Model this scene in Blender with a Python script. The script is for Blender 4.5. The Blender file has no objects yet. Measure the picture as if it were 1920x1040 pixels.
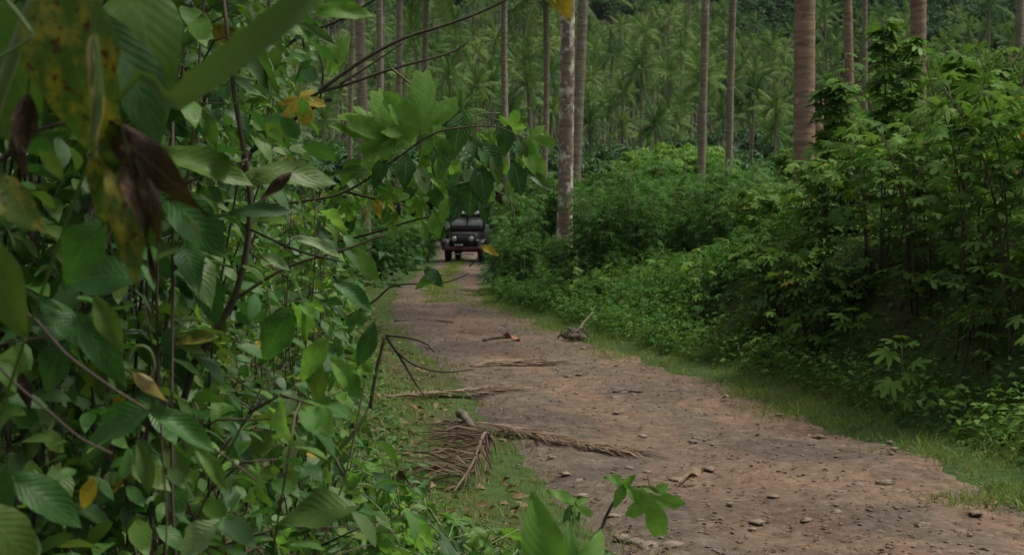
import bpy, math, random
import numpy as np
from mathutils import Vector, Matrix, noise

rng = np.random.default_rng(11)
random.seed(5)
R = math.radians
C = bpy.context.scene.collection
SC = bpy.context.scene

# ------------------------------------------------------------------ camera
F = 2638.0          # focal length in photo pixels (1920 wide)
CAMZ = 1.8
HOR = 405.0         # row of the horizon in the photo
cam_d = bpy.data.cameras.new('camera')
cam = bpy.data.objects.new('camera', cam_d); C.objects.link(cam)
cam_d.sensor_width = 36.0
cam_d.lens = 36.0 * F / 1920.0
cam_d.clip_start = 0.05; cam_d.clip_end = 3000
PITCH = math.atan((520 - HOR) / F)
cam.location = (0, 0, CAMZ)
cam.rotation_euler = (math.pi / 2 - PITCH, 0, 0)
cam_d.dof.use_dof = True
cam_d.dof.focus_distance = 7.5
cam_d.dof.aperture_fstop = 7.0
SC.camera = cam

# ------------------------------------------------------------------ sky, sun, exposure
SUN_EL, SUN_AZ = R(64), R(82)      # azimuth from +Y towards +X
w = bpy.data.worlds.new('World'); SC.world = w; w.use_nodes = True
nt = w.node_tree; nt.nodes.clear()
sky = nt.nodes.new('ShaderNodeTexSky'); sky.sky_type = 'NISHITA'; sky.sun_disc = False
sky.sun_elevation = SUN_EL; sky.sun_rotation = SUN_AZ; sky.dust_density = 6.0; sky.air_density = 1.0; sky.ozone_density = 1.0
hs = nt.nodes.new('ShaderNodeHueSaturation'); hs.inputs['Saturation'].default_value = 0.06
bg = nt.nodes.new('ShaderNodeBackground'); bg.inputs['Strength'].default_value = 0.065
wo = nt.nodes.new('ShaderNodeOutputWorld')
nt.links.new(sky.outputs[0], hs.inputs['Color']); nt.links.new(hs.outputs[0], bg.inputs[0]); nt.links.new(bg.outputs[0], wo.inputs[0])
sd = bpy.data.lights.new('sun', 'SUN'); sd.energy = 1.5; sd.angle = R(11); sd.color = (1.0, 0.93, 0.79)
sun = bpy.data.objects.new('sun', sd); C.objects.link(sun)
sdir = Vector((math.sin(SUN_AZ) * math.cos(SUN_EL), math.cos(SUN_AZ) * math.cos(SUN_EL), math.sin(SUN_EL)))
sun.rotation_euler = sdir.to_track_quat('Z', 'Y').to_euler()
sun.location = (0, 0, 60)
SC.view_settings.view_transform = 'Standard'; SC.view_settings.look = 'None'
SC.view_settings.exposure = 1.0; SC.view_settings.gamma = 1.0; SC.view_settings.use_curve_mapping = False
SC.cycles.max_bounces = 6; SC.cycles.diffuse_bounces = 3; SC.cycles.transmission_bounces = 3
SC.cycles.glossy_bounces = 2; SC.cycles.caustics_reflective = False; SC.cycles.caustics_refractive = False
SC.cycles.use_denoising = True

HAZE = 0.00004
CR, SR = math.cos(PITCH), math.sin(PITCH)
def at(px, py, Y):
    """world point that stands Y metres ahead and shows at photo pixel px,py"""
    u = (px - 960) / F; v = (520 - py) / F
    dy = CR + SR * v; dz = -SR + CR * v
    return Vector((u / dy * Y, Y, CAMZ + dz / dy * Y))

# ------------------------------------------------------------------ helpers
def tag(o, label=None, cat=None, group=None, kind=None):
    if label: o['label'] = label
    if cat: o['category'] = cat
    if group: o['group'] = group
    if kind: o['kind'] = kind
    return o
def empty(name, loc, label, cat, group=None, rz=0.0):
    o = bpy.data.objects.new(name, None); C.objects.link(o)
    o.empty_display_size = 0.1
    o.location = loc; o.rotation_euler = (0, 0, rz)
    return tag(o, label, cat, group)
def link(name, me, parent=None, M=None):
    o = bpy.data.objects.new(name, me); C.objects.link(o)
    if parent: o.parent = parent
    if M is not None: o.matrix_basis = M
    return o
def mesh_np(name, V, T, mats, uv=None, smooth=True, midx=None):
    """triangle mesh from numpy arrays; uv is per vertex"""
    V = np.asarray(V, dtype=np.float32); T = np.asarray(T, dtype=np.int32)
    me = bpy.data.meshes.new(name)
    me.vertices.add(len(V)); me.vertices.foreach_set('co', V.ravel())
    me.loops.add(T.size); me.loops.foreach_set('vertex_index', T.ravel())
    me.polygons.add(len(T))
    me.polygons.foreach_set('loop_start', np.arange(0, T.size, 3, dtype=np.int32))
    me.polygons.foreach_set('loop_total', np.full(len(T), 3, dtype=np.int32))
    if smooth: me.polygons.foreach_set('use_smooth', np.ones(len(T), dtype=bool))
    if midx is not None: me.polygons.foreach_set('material_index', np.asarray(midx, dtype=np.int32))
    if uv is not None:
        l = me.uv_layers.new(name='UVMap')
        l.data.foreach_set('uv', np.asarray(uv, dtype=np.float32)[T.ravel()].ravel())
    for m in (mats if isinstance(mats, (list, tuple)) else [mats]): me.materials.append(m)
    me.update(calc_edges=True)
    return me
class G:
    """a growing triangle soup"""
    def __init__(s): s.V = []; s.T = []; s.U = []; s.I = []; s.n = 0
    def add(s, V, T, U=None, mi=0):
        V = np.asarray(V, float); T = np.asarray(T, int)
        s.V.append(V); s.T.append(T + s.n); s.I.append(np.full(len(T), mi))
        s.U.append(np.asarray(U, float) if U is not None else np.zeros((len(V), 2))); s.n += len(V)
        return s
    def out(s): return np.concatenate(s.V), np.concatenate(s.T), np.concatenate(s.U), np.concatenate(s.I)
    def zuv(s):
        s.U = [u * 0 for u in s.U]; return s
    def mesh(s, name, mats, smooth=True):
        V, T, U, I = s.out(); return mesh_np(name, V, T, mats, U, smooth, I)
def grid_tris(n, m, wrap=False):
    T = []
    for i in range(n - 1):
        for j in range(m if wrap else m - 1):
            a = i * m + j; b = i * m + (j + 1) % m; c = a + m; d = b + m
            T += [(a, b, d), (a, d, c)]
    return T
def tube(P, Rad, k=6, cap=True):
    P = [Vector(p) for p in P]; n = len(P); V = []; U = []
    ref = None
    for i, p in enumerate(P):
        t = (P[min(i + 1, n - 1)] - P[max(i - 1, 0)]).normalized()
        if ref is None:
            ref = t.orthogonal().normalized()
        a = (ref - t * ref.dot(t)).normalized(); ref = a; b = t.cross(a)
        for j in range(k):
            an = 2 * math.pi * j / k
            V.append(p + (a * math.cos(an) + b * math.sin(an)) * Rad[i]); U.append((i / (n - 1), j / k))
    T = grid_tris(n, k, True)
    if cap:
        V.append(P[-1]); U.append((1, 0)); e = len(V) - 1
        V.append(P[0]); U.append((0, 0)); s0 = len(V) - 1
        for j in range(k):
            T.append((e, (n - 1) * k + j, (n - 1) * k + (j + 1) % k)); T.append((s0, (j + 1) % k, j))
    return np.array([tuple(v) for v in V]), np.array(T), np.array(U)
def box(x0, x1, y0, y1, z0, z1):
    V = [(x, y, z) for z in (z0, z1) for y in (y0, y1) for x in (x0, x1)]
    T = [(0, 2, 3), (0, 3, 1), (4, 5, 7), (4, 7, 6), (0, 1, 5), (0, 5, 4), (2, 6, 7), (2, 7, 3), (0, 4, 6), (0, 6, 2), (1, 3, 7), (1, 7, 5)]
    return np.array(V, float), np.array(T)
def smooth_path(P, n=4, jit=0.0):
    """catmull-rom through P, n steps per span"""
    P = [Vector(p) for p in P]; Q = [P[0] * 2 - P[1]] + P + [P[-1] * 2 - P[-2]]; out = []
    for i in range(1, len(Q) - 2):
        for s in range(n):
            t = s / n
            a, b, c, d = Q[i - 1], Q[i], Q[i + 1], Q[i + 2]
            v = 0.5 * ((2 * b) + (c - a) * t + (2 * a - 5 * b + 4 * c - d) * t * t + (3 * b - a - 3 * c + d) * t ** 3)
            if jit: v = v + Vector(rng.normal(0, jit, 3))
            out.append(v)
    out.append(P[-1]); return out
def frame(d, nrm):
    """columns: x along d, z close to nrm"""
    x = Vector(d).normalized(); z = Vector(nrm); z = z - x * z.dot(x)
    if z.length < 1e-5: z = x.orthogonal()
    z.normalize(); y = z.cross(x)
    return x, y, z
def TM(p, d, nrm, s, sy=None):
    x, y, z = frame(d, nrm); sy = s if sy is None else sy
    return Matrix(((x.x * s, y.x * sy, z.x * s, p[0]), (x.y * s, y.y * sy, z.y * s, p[1]), (x.z * s, y.z * sy, z.z * s, p[2]), (0, 0, 0, 1)))
def scatter(Vt, Tt, Ut, Ms, chunk=0):
    """copies of a template under many 4x4 matrices, as one soup"""
    Ms = np.array([np.array(m) for m in Ms]) if not isinstance(Ms, np.ndarray) else Ms
    n = len(Ms); k = len(Vt)
    V = np.einsum('nij,kj->nki', Ms[:, :3, :3], Vt) + Ms[:, None, :3, 3]
    T = Tt[None] + (np.arange(n) * k)[:, None, None]
    U = np.tile(Ut, (n, 1)) if Ut is not None else None
    return V.reshape(-1, 3), T.reshape(-1, 3), U

# ------------------------------------------------------------------ materials
def newmat(name):
    m = bpy.data.materials.new(name); m.use_nodes = True; t = m.node_tree; t.nodes.clear()
    o = t.nodes.new('ShaderNodeOutputMaterial'); return m, t, o
def nd(t, kind, **kw):
    n = t.nodes.new(kind)
    for k, v in kw.items():
        if k.startswith('i_'): n.inputs[k[2:].replace('_', ' ')].default_value = v
        else: setattr(n, k, v)
    return n
def ramp(t, fac, stops, interp='LINEAR'):
    r = t.nodes.new('ShaderNodeValToRGB'); cr = r.color_ramp; cr.interpolation = interp
    while len(cr.elements) < len(stops): cr.elements.new(0.5)
    for e, (p, c) in zip(cr.elements, stops): e.position = p; e.color = (c[0], c[1], c[2], 1)
    t.links.new(fac, r.inputs[0]); return r.outputs[0]
def math_n(t, op, a, b=None, c=None):
    n = t.nodes.new('ShaderNodeMath'); n.operation = op
    for i, v in enumerate((a, b, c)):
        if v is None: continue
        if isinstance(v, (int, float)): n.inputs[i].default_value = v
        else: t.links.new(v, n.inputs[i])
    return n.outputs[0]
def mixc(t, fac, a, b, mode='MIX'):
    n = t.nodes.new('ShaderNodeMix'); n.data_type = 'RGBA'; n.blend_type = mode
    for s, v in ((0, fac), (6, a), (7, b)):
        if isinstance(v, (int, float)): n.inputs[s].default_value = v
        elif isinstance(v, tuple): n.inputs[s].default_value = (v[0], v[1], v[2], 1)
        else: t.links.new(v, n.inputs[s])
    return n.outputs[2]
def noise_n(t, scale, detail=3, rough=0.6, vec=None, dims='3D'):
    n = nd(t, 'ShaderNodeTexNoise', i_Scale=scale, i_Detail=detail, i_Roughness=rough)
    if vec is not None: t.links.new(vec, n.inputs['Vector'])
    return n.outputs['Fac']
def bump(t, h, strength, dist):
    b = nd(t, 'ShaderNodeBump', i_Strength=strength, i_Distance=dist); t.links.new(h, b.inputs['Height']); return b.outputs[0]
def leaf_mat(name, cols, trans=0.32, rough=0.5, vein=0.0, blotch=None, spec=0.16, whole=False):
    m, t, o = newmat(name)
    oi = t.nodes.new('ShaderNodeObjectInfo'); ge = t.nodes.new('ShaderNodeNewGeometry')
    r = math_n(t, 'FRACT', math_n(t, 'MULTIPLY_ADD', ge.outputs['Random Per Island'], 5.37, oi.outputs['Random']))
    if whole:
        uw = nd(t, 'ShaderNodeUVMap'); sw = t.nodes.new('ShaderNodeSeparateXYZ'); t.links.new(uw.outputs[0], sw.inputs[0])
        r = math_n(t, 'FRACT', math_n(t, 'ADD', math_n(t, 'ADD', sw.outputs[0], oi.outputs['Random']), math_n(t, 'MULTIPLY', ge.outputs['Random Per Island'], .22)))
    n = len(cols)
    col = ramp(t, r, [(i / (n - 1), c) for i, c in enumerate(cols)])
    tc = t.nodes.new('ShaderNodeTexCoord')
    ns = noise_n(t, 6.0 if vein else 1.5, 3, 0.6, tc.outputs['Object'])
    col = mixc(t, 1.0, col, ramp(t, ns, [(0.3, (0.78, 0.8, 0.76)), (0.7, (1.18, 1.15, 1.1))]), 'MULTIPLY')
    nrm = None
    if blotch:
        big = noise_n(t, blotch[3], 4, 0.65, tc.outputs['Object'])
        col = mixc(t, ramp(t, big, [(blotch[4], (0, 0, 0)), (blotch[4] + 0.14, (1, 1, 1))]), col, blotch[0])
        sp = noise_n(t, blotch[3] * 2.6, 2, 0.6, tc.outputs['Object'])
        col = mixc(t, ramp(t, sp, [(blotch[2], (0, 0, 0)), (blotch[2] + 0.06, (1, 1, 1))]), col, blotch[1])
    if vein:
        uv = nd(t, 'ShaderNodeUVMap'); se = t.nodes.new('ShaderNodeSeparateXYZ'); t.links.new(uv.outputs[0], se.inputs[0])
        av = math_n(t, 'ABSOLUTE', math_n(t, 'SUBTRACT', se.outputs[1], 0.5))
        ph = math_n(t, 'SUBTRACT', math_n(t, 'MULTIPLY', se.outputs[0], 9.0), math_n(t, 'MULTIPLY', av, 6.0))
        tri = math_n(t, 'ABSOLUTE', math_n(t, 'SUBTRACT', math_n(t, 'FRACT', ph), 0.5))
        side = ramp(t, tri, [(0.0, (1, 1, 1)), (0.09, (0, 0, 0))])
        mid = ramp(t, av, [(0.0, (1, 1, 1)), (0.035, (0, 0, 0))])
        vv = math_n(t, 'MAXIMUM', mid, math_n(t, 'MULTIPLY', side, 0.55))
        col = mixc(t, math_n(t, 'MULTIPLY', vv, 0.45 * vein), col, (0.22, 0.34, 0.12))
        hgt = math_n(t, 'ADD', math_n(t, 'MULTIPLY', tri, -1.0), math_n(t, 'MULTIPLY', ns, 0.8))
        nrm = bump(t, hgt, 0.55 * vein, 0.004)
    p = nd(t, 'ShaderNodeBsdfPrincipled'); p.inputs['Roughness'].default_value = rough
    p.inputs['Specular IOR Level'].default_value = spec
    t.links.new(col, p.inputs['Base Color'])
    tr = t.nodes.new('ShaderNodeBsdfTranslucent')
    tcol = mixc(t, 1.0, col, (1.15, 1.2, 0.65), 'MULTIPLY'); t.links.new(tcol, tr.inputs[0])
    if nrm is not None: t.links.new(nrm, p.inputs['Normal'])
    mx = t.nodes.new('ShaderNodeMixShader'); mx.inputs[0].default_value = trans
    t.links.new(p.outputs[0], mx.inputs[1]); t.links.new(tr.outputs[0], mx.inputs[2]); t.links.new(mx.outputs[0], o.inputs[0])
    return m
def plain(name, col, rough=0.7, metal=0.0, var=0.25, scale=8.0, bumps=0.0, spec=0.4):
    m, t, o = newmat(name); tc = t.nodes.new('ShaderNodeTexCoord'); oi = t.nodes.new('ShaderNodeObjectInfo')
    n = noise_n(t, scale, 4, 0.6, tc.outputs['Object'])
    c = mixc(t, 1.0, col, ramp(t, n, [(0.25, (1 - var,) * 3), (0.75, (1 + var,) * 3)]), 'MULTIPLY')
    c = mixc(t, 1.0, c, ramp(t, oi.outputs['Random'], [(0, (1 - var * .6,) * 3), (1, (1 + var * .6,) * 3)]), 'MULTIPLY')
    p = nd(t, 'ShaderNodeBsdfPrincipled'); t.links.new(c, p.inputs['Base Color'])
    p.inputs['Roughness'].default_value = rough; p.inputs['Metallic'].default_value = metal; p.inputs['Specular IOR Level'].default_value = spec
    if bumps: t.links.new(bump(t, n, bumps, 0.01), p.inputs['Normal'])
    t.links.new(p.outputs[0], o.inputs[0]); return m

M = {}
# foreground thicket
M['leaf'] = leaf_mat('leaf_green', [(.030, .085, .026), (.042, .125, .030), (.055, .150, .034), (.085, .185, .035), (.105, .17, .035), (.050, .120, .045)], .34, .42, .55, spec=.24)
M['leaf_fresh'] = leaf_mat('leaf_fresh', [(.10, .22, .04), (.14, .29, .055), (.18, .34, .08)], .50, .45, 0.5)
M['leaf_pale'] = leaf_mat('leaf_pale', [(.13, .22, .10), (.18, .28, .13), (.22, .31, .16)], .30, .5, 1.0)
M['leaf_pleat'] = leaf_mat('leaf_pleated', [(.035, .105, .035), (.05, .14, .04), (.065, .16, .05)], .25, .42, 1.6)
M['leaf_yellow'] = leaf_mat('leaf_yellow', [(.35, .26, .03), (.42, .30, .04), (.30, .27, .05)], .35, .55, 0.6, ((.16, .20, .04), (.10, .05, .02), .62, 9.0, .55))
M['leaf_blotch'] = leaf_mat('leaf_blotched', [(.065, .125, .025), (.08, .14, .028)], .30, .5, 0.3, ((.24, .21, .03), (.07, .035, .015), .60, 5.0, .47))
M['blade'] = leaf_mat('broad_blade', [(.095, .165, .05), (.10, .17, .055)], .3, .5, .0)
M['frond_brown'] = leaf_mat('palm_leaflets_brown', [(.075, .05, .036), (.12, .08, .058), (.18, .125, .09), (.05, .033, .025)], .1, .6)
M['leaf_dead'] = leaf_mat('leaf_withered', [(.035, .020, .015), (.05, .029, .021), (.075, .045, .032)], .12, .7, 0.5, ((.14, .09, .05), (.02, .012, .01), .6, 7.0, .55))
M['leaf_tan'] = leaf_mat('leaf_tan', [(.32, .24, .13), (.40, .32, .18)], .3, .6, .5)
# right bank and plantation
M['palmate'] = leaf_mat('leaf_palmate', [(.048, .112, .026), (.072, .160, .034), (.105, .205, .046), (.14, .24, .06)], .34, .65, spec=.07)
M['cassava'] = leaf_mat('leaf_cassava', [(.050, .135, .032), (.075, .18, .042), (.11, .225, .06)], .32, .65, spec=.07)
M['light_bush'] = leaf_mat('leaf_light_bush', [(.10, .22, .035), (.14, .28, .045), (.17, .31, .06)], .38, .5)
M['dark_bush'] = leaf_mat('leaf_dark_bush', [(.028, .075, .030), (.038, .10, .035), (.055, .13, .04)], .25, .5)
M['creeper'] = leaf_mat('leaf_creeper', [(.055, .135, .030), (.08, .175, .038), (.105, .21, .045), (.15, .23, .07)], .3, .65, spec=.07)
M['grass'] = leaf_mat('grass_blades', [(.12, .23, .04), (.15, .26, .045), (.19, .26, .06), (.23, .22, .09)], .35, .5)
M['grass_dry'] = leaf_mat('grass_dry', [(.15, .20, .05), (.19, .21, .06), (.24, .21, .09), (.13, .22, .045)], .35, .5)
M['frond'] = leaf_mat('palm_leaflets', [(.060, .125, .034), (.080, .155, .040), (.105, .175, .05), (.15, .18, .07)], .28, .6, spec=.08)
M['frond_far'] = leaf_mat('palm_leaflets_far', [(.030, .075, .028), (.050, .115, .034), (.080, .165, .044), (.11, .205, .055), (.175, .24, .085), (.06, .13, .036)], .28, .65, spec=.07, whole=True)
M['jungle'] = leaf_mat('jungle_leaves', [(.022, .062, .026), (.032, .085, .032), (.045, .105, .036)], .22, .65, spec=.07)
M['frond_dead'] = leaf_mat('palm_leaflets_dead', [(.15, .10, .07), (.24, .165, .12), (.34, .25, .185), (.10, .068, .048)], .12, .6)
# wood
M['stem_green'] = plain('stem_green', (.12, .17, .06), .6, 0, .25, 20)
M['stem_brown'] = plain('stem_brown', (.075, .055, .04), .8, 0, .35, 25, .3)
M['stem_dark'] = plain('stem_dark', (.04, .032, .026), .85, 0, .3, 25, .3)
M['twig_tan'] = plain('twig_tan', (.22, .16, .10), .8, 0, .3, 25)
M['husk'] = plain('husk_orange', (.36, .17, .085), .8, 0, .3, 14, .4)
M['dead_wood'] = plain('dead_wood', (.125, .095, .07), .9, 0, .4, 12, .5)
M['stone'] = plain('stone', (.19, .145, .112), .85, 0, .35, 9, .5)
M['litter'] = leaf_mat('leaf_litter', [(.10, .06, .035), (.16, .10, .06), (.22, .15, .09), (.07, .045, .03)], .1, .7)
# vehicle
M['paint'] = plain('vehicle_paint', (.045, .034, .038), .3, 0, .15, 3, 0, .5)
M['rubber'] = plain('tyre_rubber', (.018, .017, .017), .8, 0, .2, 12)
M['chrome'] = plain('chrome', (.32, .32, .32), .4, .7, .1, 6)
M['black'] = plain('black_parts', (.012, .012, .013), .5, 0, .2, 6)
M['white'] = plain('white_paint', (.48, .48, .46), .5, 0, .12, 6)
M['lamp'] = plain('lamp_glass', (.42, .42, .38), .3, .1, .1, 20)
M['rust'] = plain('maroon_paint', (.09, .02, .025), .5, 0, .3, 8)
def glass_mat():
    m, t, o = newmat('windscreen_painted_sky'); p = nd(t, 'ShaderNodeBsdfPrincipled')
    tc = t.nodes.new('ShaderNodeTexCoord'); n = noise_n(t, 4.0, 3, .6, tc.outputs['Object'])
    t.links.new(ramp(t, n, [(.3, (.60, .62, .62)), (.7, (.80, .81, .80))]), p.inputs['Base Color']); p.inputs['Metallic'].default_value = .15  # pale base colour paints in the sky's reflection on the panes
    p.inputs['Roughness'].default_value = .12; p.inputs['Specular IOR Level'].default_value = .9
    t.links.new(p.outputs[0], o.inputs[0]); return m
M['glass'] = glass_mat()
def trunk_mat(name, a, b, lichen, amount):
    m, t, o = newmat(name); tc = t.nodes.new('ShaderNodeTexCoord'); oi = t.nodes.new('ShaderNodeObjectInfo')
    mp = nd(t, 'ShaderNodeMapping'); t.links.new(tc.outputs['Object'], mp.inputs[0]); mp.inputs['Scale'].default_value = (1.5, 1.5, 9.0)
    ad = nd(t, 'ShaderNodeVectorMath', operation='ADD'); t.links.new(mp.outputs[0], ad.inputs[0])
    cb = nd(t, 'ShaderNodeCombineXYZ'); t.links.new(math_n(t, 'MULTIPLY', oi.outputs['Random'], 50), cb.inputs[0]); t.links.new(cb.outputs[0], ad.inputs[1])
    rings = noise_n(t, 1.6, 4, .65, ad.outputs[0])
    col = ramp(t, rings, [(.3, a), (.55, b), (.72, tuple(x * 1.35 for x in b))])
    ad2 = nd(t, 'ShaderNodeVectorMath', operation='ADD'); t.links.new(tc.outputs['Object'], ad2.inputs[0]); t.links.new(cb.outputs[0], ad2.inputs[1])
    mp2 = nd(t, 'ShaderNodeMapping'); t.links.new(ad2.outputs[0], mp2.inputs[0]); mp2.inputs['Scale'].default_value = (1, 1, .7)
    li = noise_n(t, 4.6, 6, .72, mp2.outputs[0])
    col = mixc(t, ramp(t, li, [(amount, (0, 0, 0)), (amount + .05, (1, 1, 1))]), col, lichen)
    p = nd(t, 'ShaderNodeBsdfPrincipled'); t.links.new(col, p.inputs['Base Color']); p.inputs['Roughness'].default_value = .9
    p.inputs['Specular IOR Level'].default_value = .2
    t.links.new(bump(t, rings, .6, .03), p.inputs['Normal'])
    t.links.new(p.outputs[0], o.inputs[0]); return m
M['trunk'] = trunk_mat('palm_trunk_grey', (.12, .10, .074), (.24, .20, .155), (.40, .37, .31), .585)
M['trunk_lichen'] = trunk_mat('palm_trunk_lichen', (.125, .09, .07), (.23, .17, .132), (.54, .50, .43), .53)
M['trunk_red'] = trunk_mat('palm_trunk_reddish', (.13, .082, .06), (.25, .165, .12), (.40, .33, .27), .60)
M['trunk_far'] = trunk_mat('palm_trunk_far', (.10, .082, .06), (.18, .15, .115), (.28, .25, .21), .62)

def ground_mat():
    m, t, o = newmat('forest_floor'); tc = t.nodes.new('ShaderNodeTexCoord')
    n1 = noise_n(t, .35, 5, .6, tc.outputs['Object']); n2 = noise_n(t, 7, 5, .7, tc.outputs['Object']); n3 = noise_n(t, 60, 3, .7, tc.outputs['Object'])
    soil = ramp(t, n2, [(.3, (.035, .027, .018)), (.5, (.065, .05, .034)), (.7, (.10, .075, .05))])
    grn = ramp(t, n2, [(.3, (.025, .05, .014)), (.7, (.07, .12, .03))])
    col = mixc(t, ramp(t, n1, [(.30, (0, 0, 0)), (.50, (1, 1, 1))]), soil, grn)
    p = nd(t, 'ShaderNodeBsdfPrincipled'); t.links.new(col, p.inputs['Base Color']); p.inputs['Roughness'].default_value = .95
    p.inputs['Specular IOR Level'].default_value = .15
    t.links.new(bump(t, math_n(t, 'ADD', n2, math_n(t, 'MULTIPLY', n3, .4)), .8, .05), p.inputs['Normal'])
    t.links.new(p.outputs[0], o.inputs[0]); return m
M['ground'] = ground_mat()
def road_mat():
    m, t, o = newmat('dirt_road'); tc = t.nodes.new('ShaderNodeTexCoord')
    P = tc.outputs['Object']
    uv = nd(t, 'ShaderNodeUVMap'); se = t.nodes.new('ShaderNodeSeparateXYZ'); t.links.new(uv.outputs[0], se.inputs[0])
    n1 = noise_n(t, .8, 5, .62, P); n2 = noise_n(t, 6, 6, .7, P); n3 = noise_n(t, 38, 4, .75, P)
    clay = ramp(t, n2, [(.28, (.088, .056, .036)), (.5, (.148, .098, .066)), (.72, (.205, .145, .102))])
    grav = ramp(t, n2, [(.28, (.060, .045, .033)), (.5, (.106, .081, .060)), (.74, (.170, .136, .106))])
    # wheel tracks are bare reddish clay, the rest is grey gravel
    s = se.outputs[1]
    tr1 = math_n(t, 'ABSOLUTE', math_n(t, 'SUBTRACT', s, .42)); tr2 = math_n(t, 'ABSOLUTE', math_n(t, 'SUBTRACT', s, .84))
    tr = math_n(t, 'MINIMUM', tr1, tr2)
    f = math_n(t, 'ADD', math_n(t, 'MULTIPLY', tr, 2.2), math_n(t, 'MULTIPLY', math_n(t, 'SUBTRACT', n1, .5), 3.0))
    col = mixc(t, ramp(t, f, [(.10, (0, 0, 0)), (.38, (1, 1, 1))]), clay, grav)
    v = nd(t, 'ShaderNodeTexVoronoi', i_Scale=17.0); t.links.new(P, v.inputs['Vector'])
    vc = ramp(t, v.outputs['Color'], [(0, (.62, .62, .62)), (.8, (1.15, 1.13, 1.1)), (1, (1.5, 1.47, 1.42))])
    col = mixc(t, .6, col, mixc(t, 1.0, col, vc, 'MULTIPLY'))
    n0 = noise_n(t, .45, 4, .6, P); col = mixc(t, 1.0, col, ramp(t, n0, [(.36, (.62, .62, .64)), (.52, (1, 1, 1)), (.68, (1.12, 1.12, 1.1))]), 'MULTIPLY')
    col = mixc(t, ramp(t, n3, [(.62, (0, 0, 0)), (.74, (.6, .6, .6))]), col, (.075, .058, .043))
    p = nd(t, 'ShaderNodeBsdfPrincipled'); t.links.new(col, p.inputs['Base Color']); p.inputs['Roughness'].default_value = .8
    p.inputs['Specular IOR Level'].default_value = .25
    h = math_n(t, 'ADD', math_n(t, 'MULTIPLY', n2, 1.2), math_n(t, 'ADD', math_n(t, 'MULTIPLY', n3, .35), math_n(t, 'MULTIPLY', v.outputs['Distance'], -.8)))
    t.links.new(bump(t, h, .7, .025), p.inputs['Normal'])
    t.links.new(p.outputs[0], o.inputs[0]); return m
M['road'] = road_mat()

# ------------------------------------------------------------------ terrain
# road edges: distance ahead, left x, right x (metres)
ROAD = np.array([(1.0, 1.7, 4.9), (4.0, 1.1, 4.1), (7.5, .40, 3.40), (9.4, .12, 3.36), (12.0, -.28, 2.92), (14.2, -.60, 2.52), (16.1, -.80, 2.16),
                 (19.4, -1.45, 1.34), (24.3, -2.20, .42), (28.8, -2.55, -.50), (34, -2.85, -.75), (41, -2.95, -.90), (56, -2.95, -1.05), (72, -3.9, -1.9), (95, -8, -5.6), (120, -15, -12)])
def rl(y): return np.interp(y, ROAD[:, 0], ROAD[:, 1])
def rr(y): return np.interp(y, ROAD[:, 0], ROAD[:, 2])
def sstep(x): x = np.clip(x, 0, 1); return x * x * (3 - 2 * x)
def hill(y):
    y = np.asarray(y, float)
    z = np.where(y < 55, 0, 14 * (np.clip(y - 55, 0, 205) / 205) ** 1.6)
    t = np.clip(y - 260, 0, None); a = np.clip(t, 0, 150)
    z = z + .109 * a + .19 / 150 * a * a / 2 + np.clip(t - 150, 0, None) * .30
    return z
def zt(x, y):
    x = np.asarray(x, float); y = np.asarray(y, float)
    fade = 1 - sstep((y - 45) / 30)
    dr = np.clip(x - rr(y), 0, None); dl = np.clip(rl(y) - x, 0, None)
    z = hill(y) + fade * (.60 * sstep(dr / 2.6) + .05 * np.clip(dr, 0, 8) + .22 * sstep(dl / 1.6))
    ex = sstep((y - 5) / 3) * (1 - sstep((y - 17) / 7))
    z = z + ex * .95 * sstep((dr - .95 + .15 * np.sin(y * 1.7)) / .9)
    z = z + .035 * np.sin(x * 2.3 + y * 1.1) * np.cos(y * 1.7 - x) * sstep((np.maximum(dr, dl)) / .6)
    far = sstep((y - 120) / 200)
    z = z + far * (5 * np.sin(x * .021 + 1.3) * np.cos(y * .013) + 9 * np.sin(x * .0085 + .6))
    return z
def zg(x, y): return float(zt(x, y))
def gp(x, y, dz=0.0): return Vector((x, y, zg(x, y) + dz))
def gnd(px, py):
    """ground point under a photo pixel"""
    lo, hi = 2.0, 90.0
    for Y in np.arange(2.0, 90.0, .05):
        p = at(px, py, Y)
        if p.z <= zg(p.x, p.y): return Vector((p.x, p.y, zg(p.x, p.y)))
    return at(px, py, 90)
def mapx(px, Y): return (px - 960) / F * Y

xs = np.concatenate([np.linspace(-420, -22, 36), np.linspace(-20, 20, 130), np.linspace(22, 420, 36)])
ys = np.concatenate([np.linspace(-12, 45, 180), np.linspace(46, 130, 50), np.linspace(134, 860, 80)])
X, Y = np.meshgrid(xs, ys); Z = zt(X, Y)
depth = np.clip(np.minimum(X - rl(Y), rr(Y) - X) / .7, 0, 1) * (Y < 118)
Z = Z - .12 * depth
V = np.stack([X, Y, Z], -1).reshape(-1, 3)
T = np.array(grid_tris(len(ys), len(xs)))
tag(link('ground', mesh_np('ground', V, T, M['ground'])), 'soil and undergrowth floor rising to a wooded hillside', None, None, 'structure')
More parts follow.
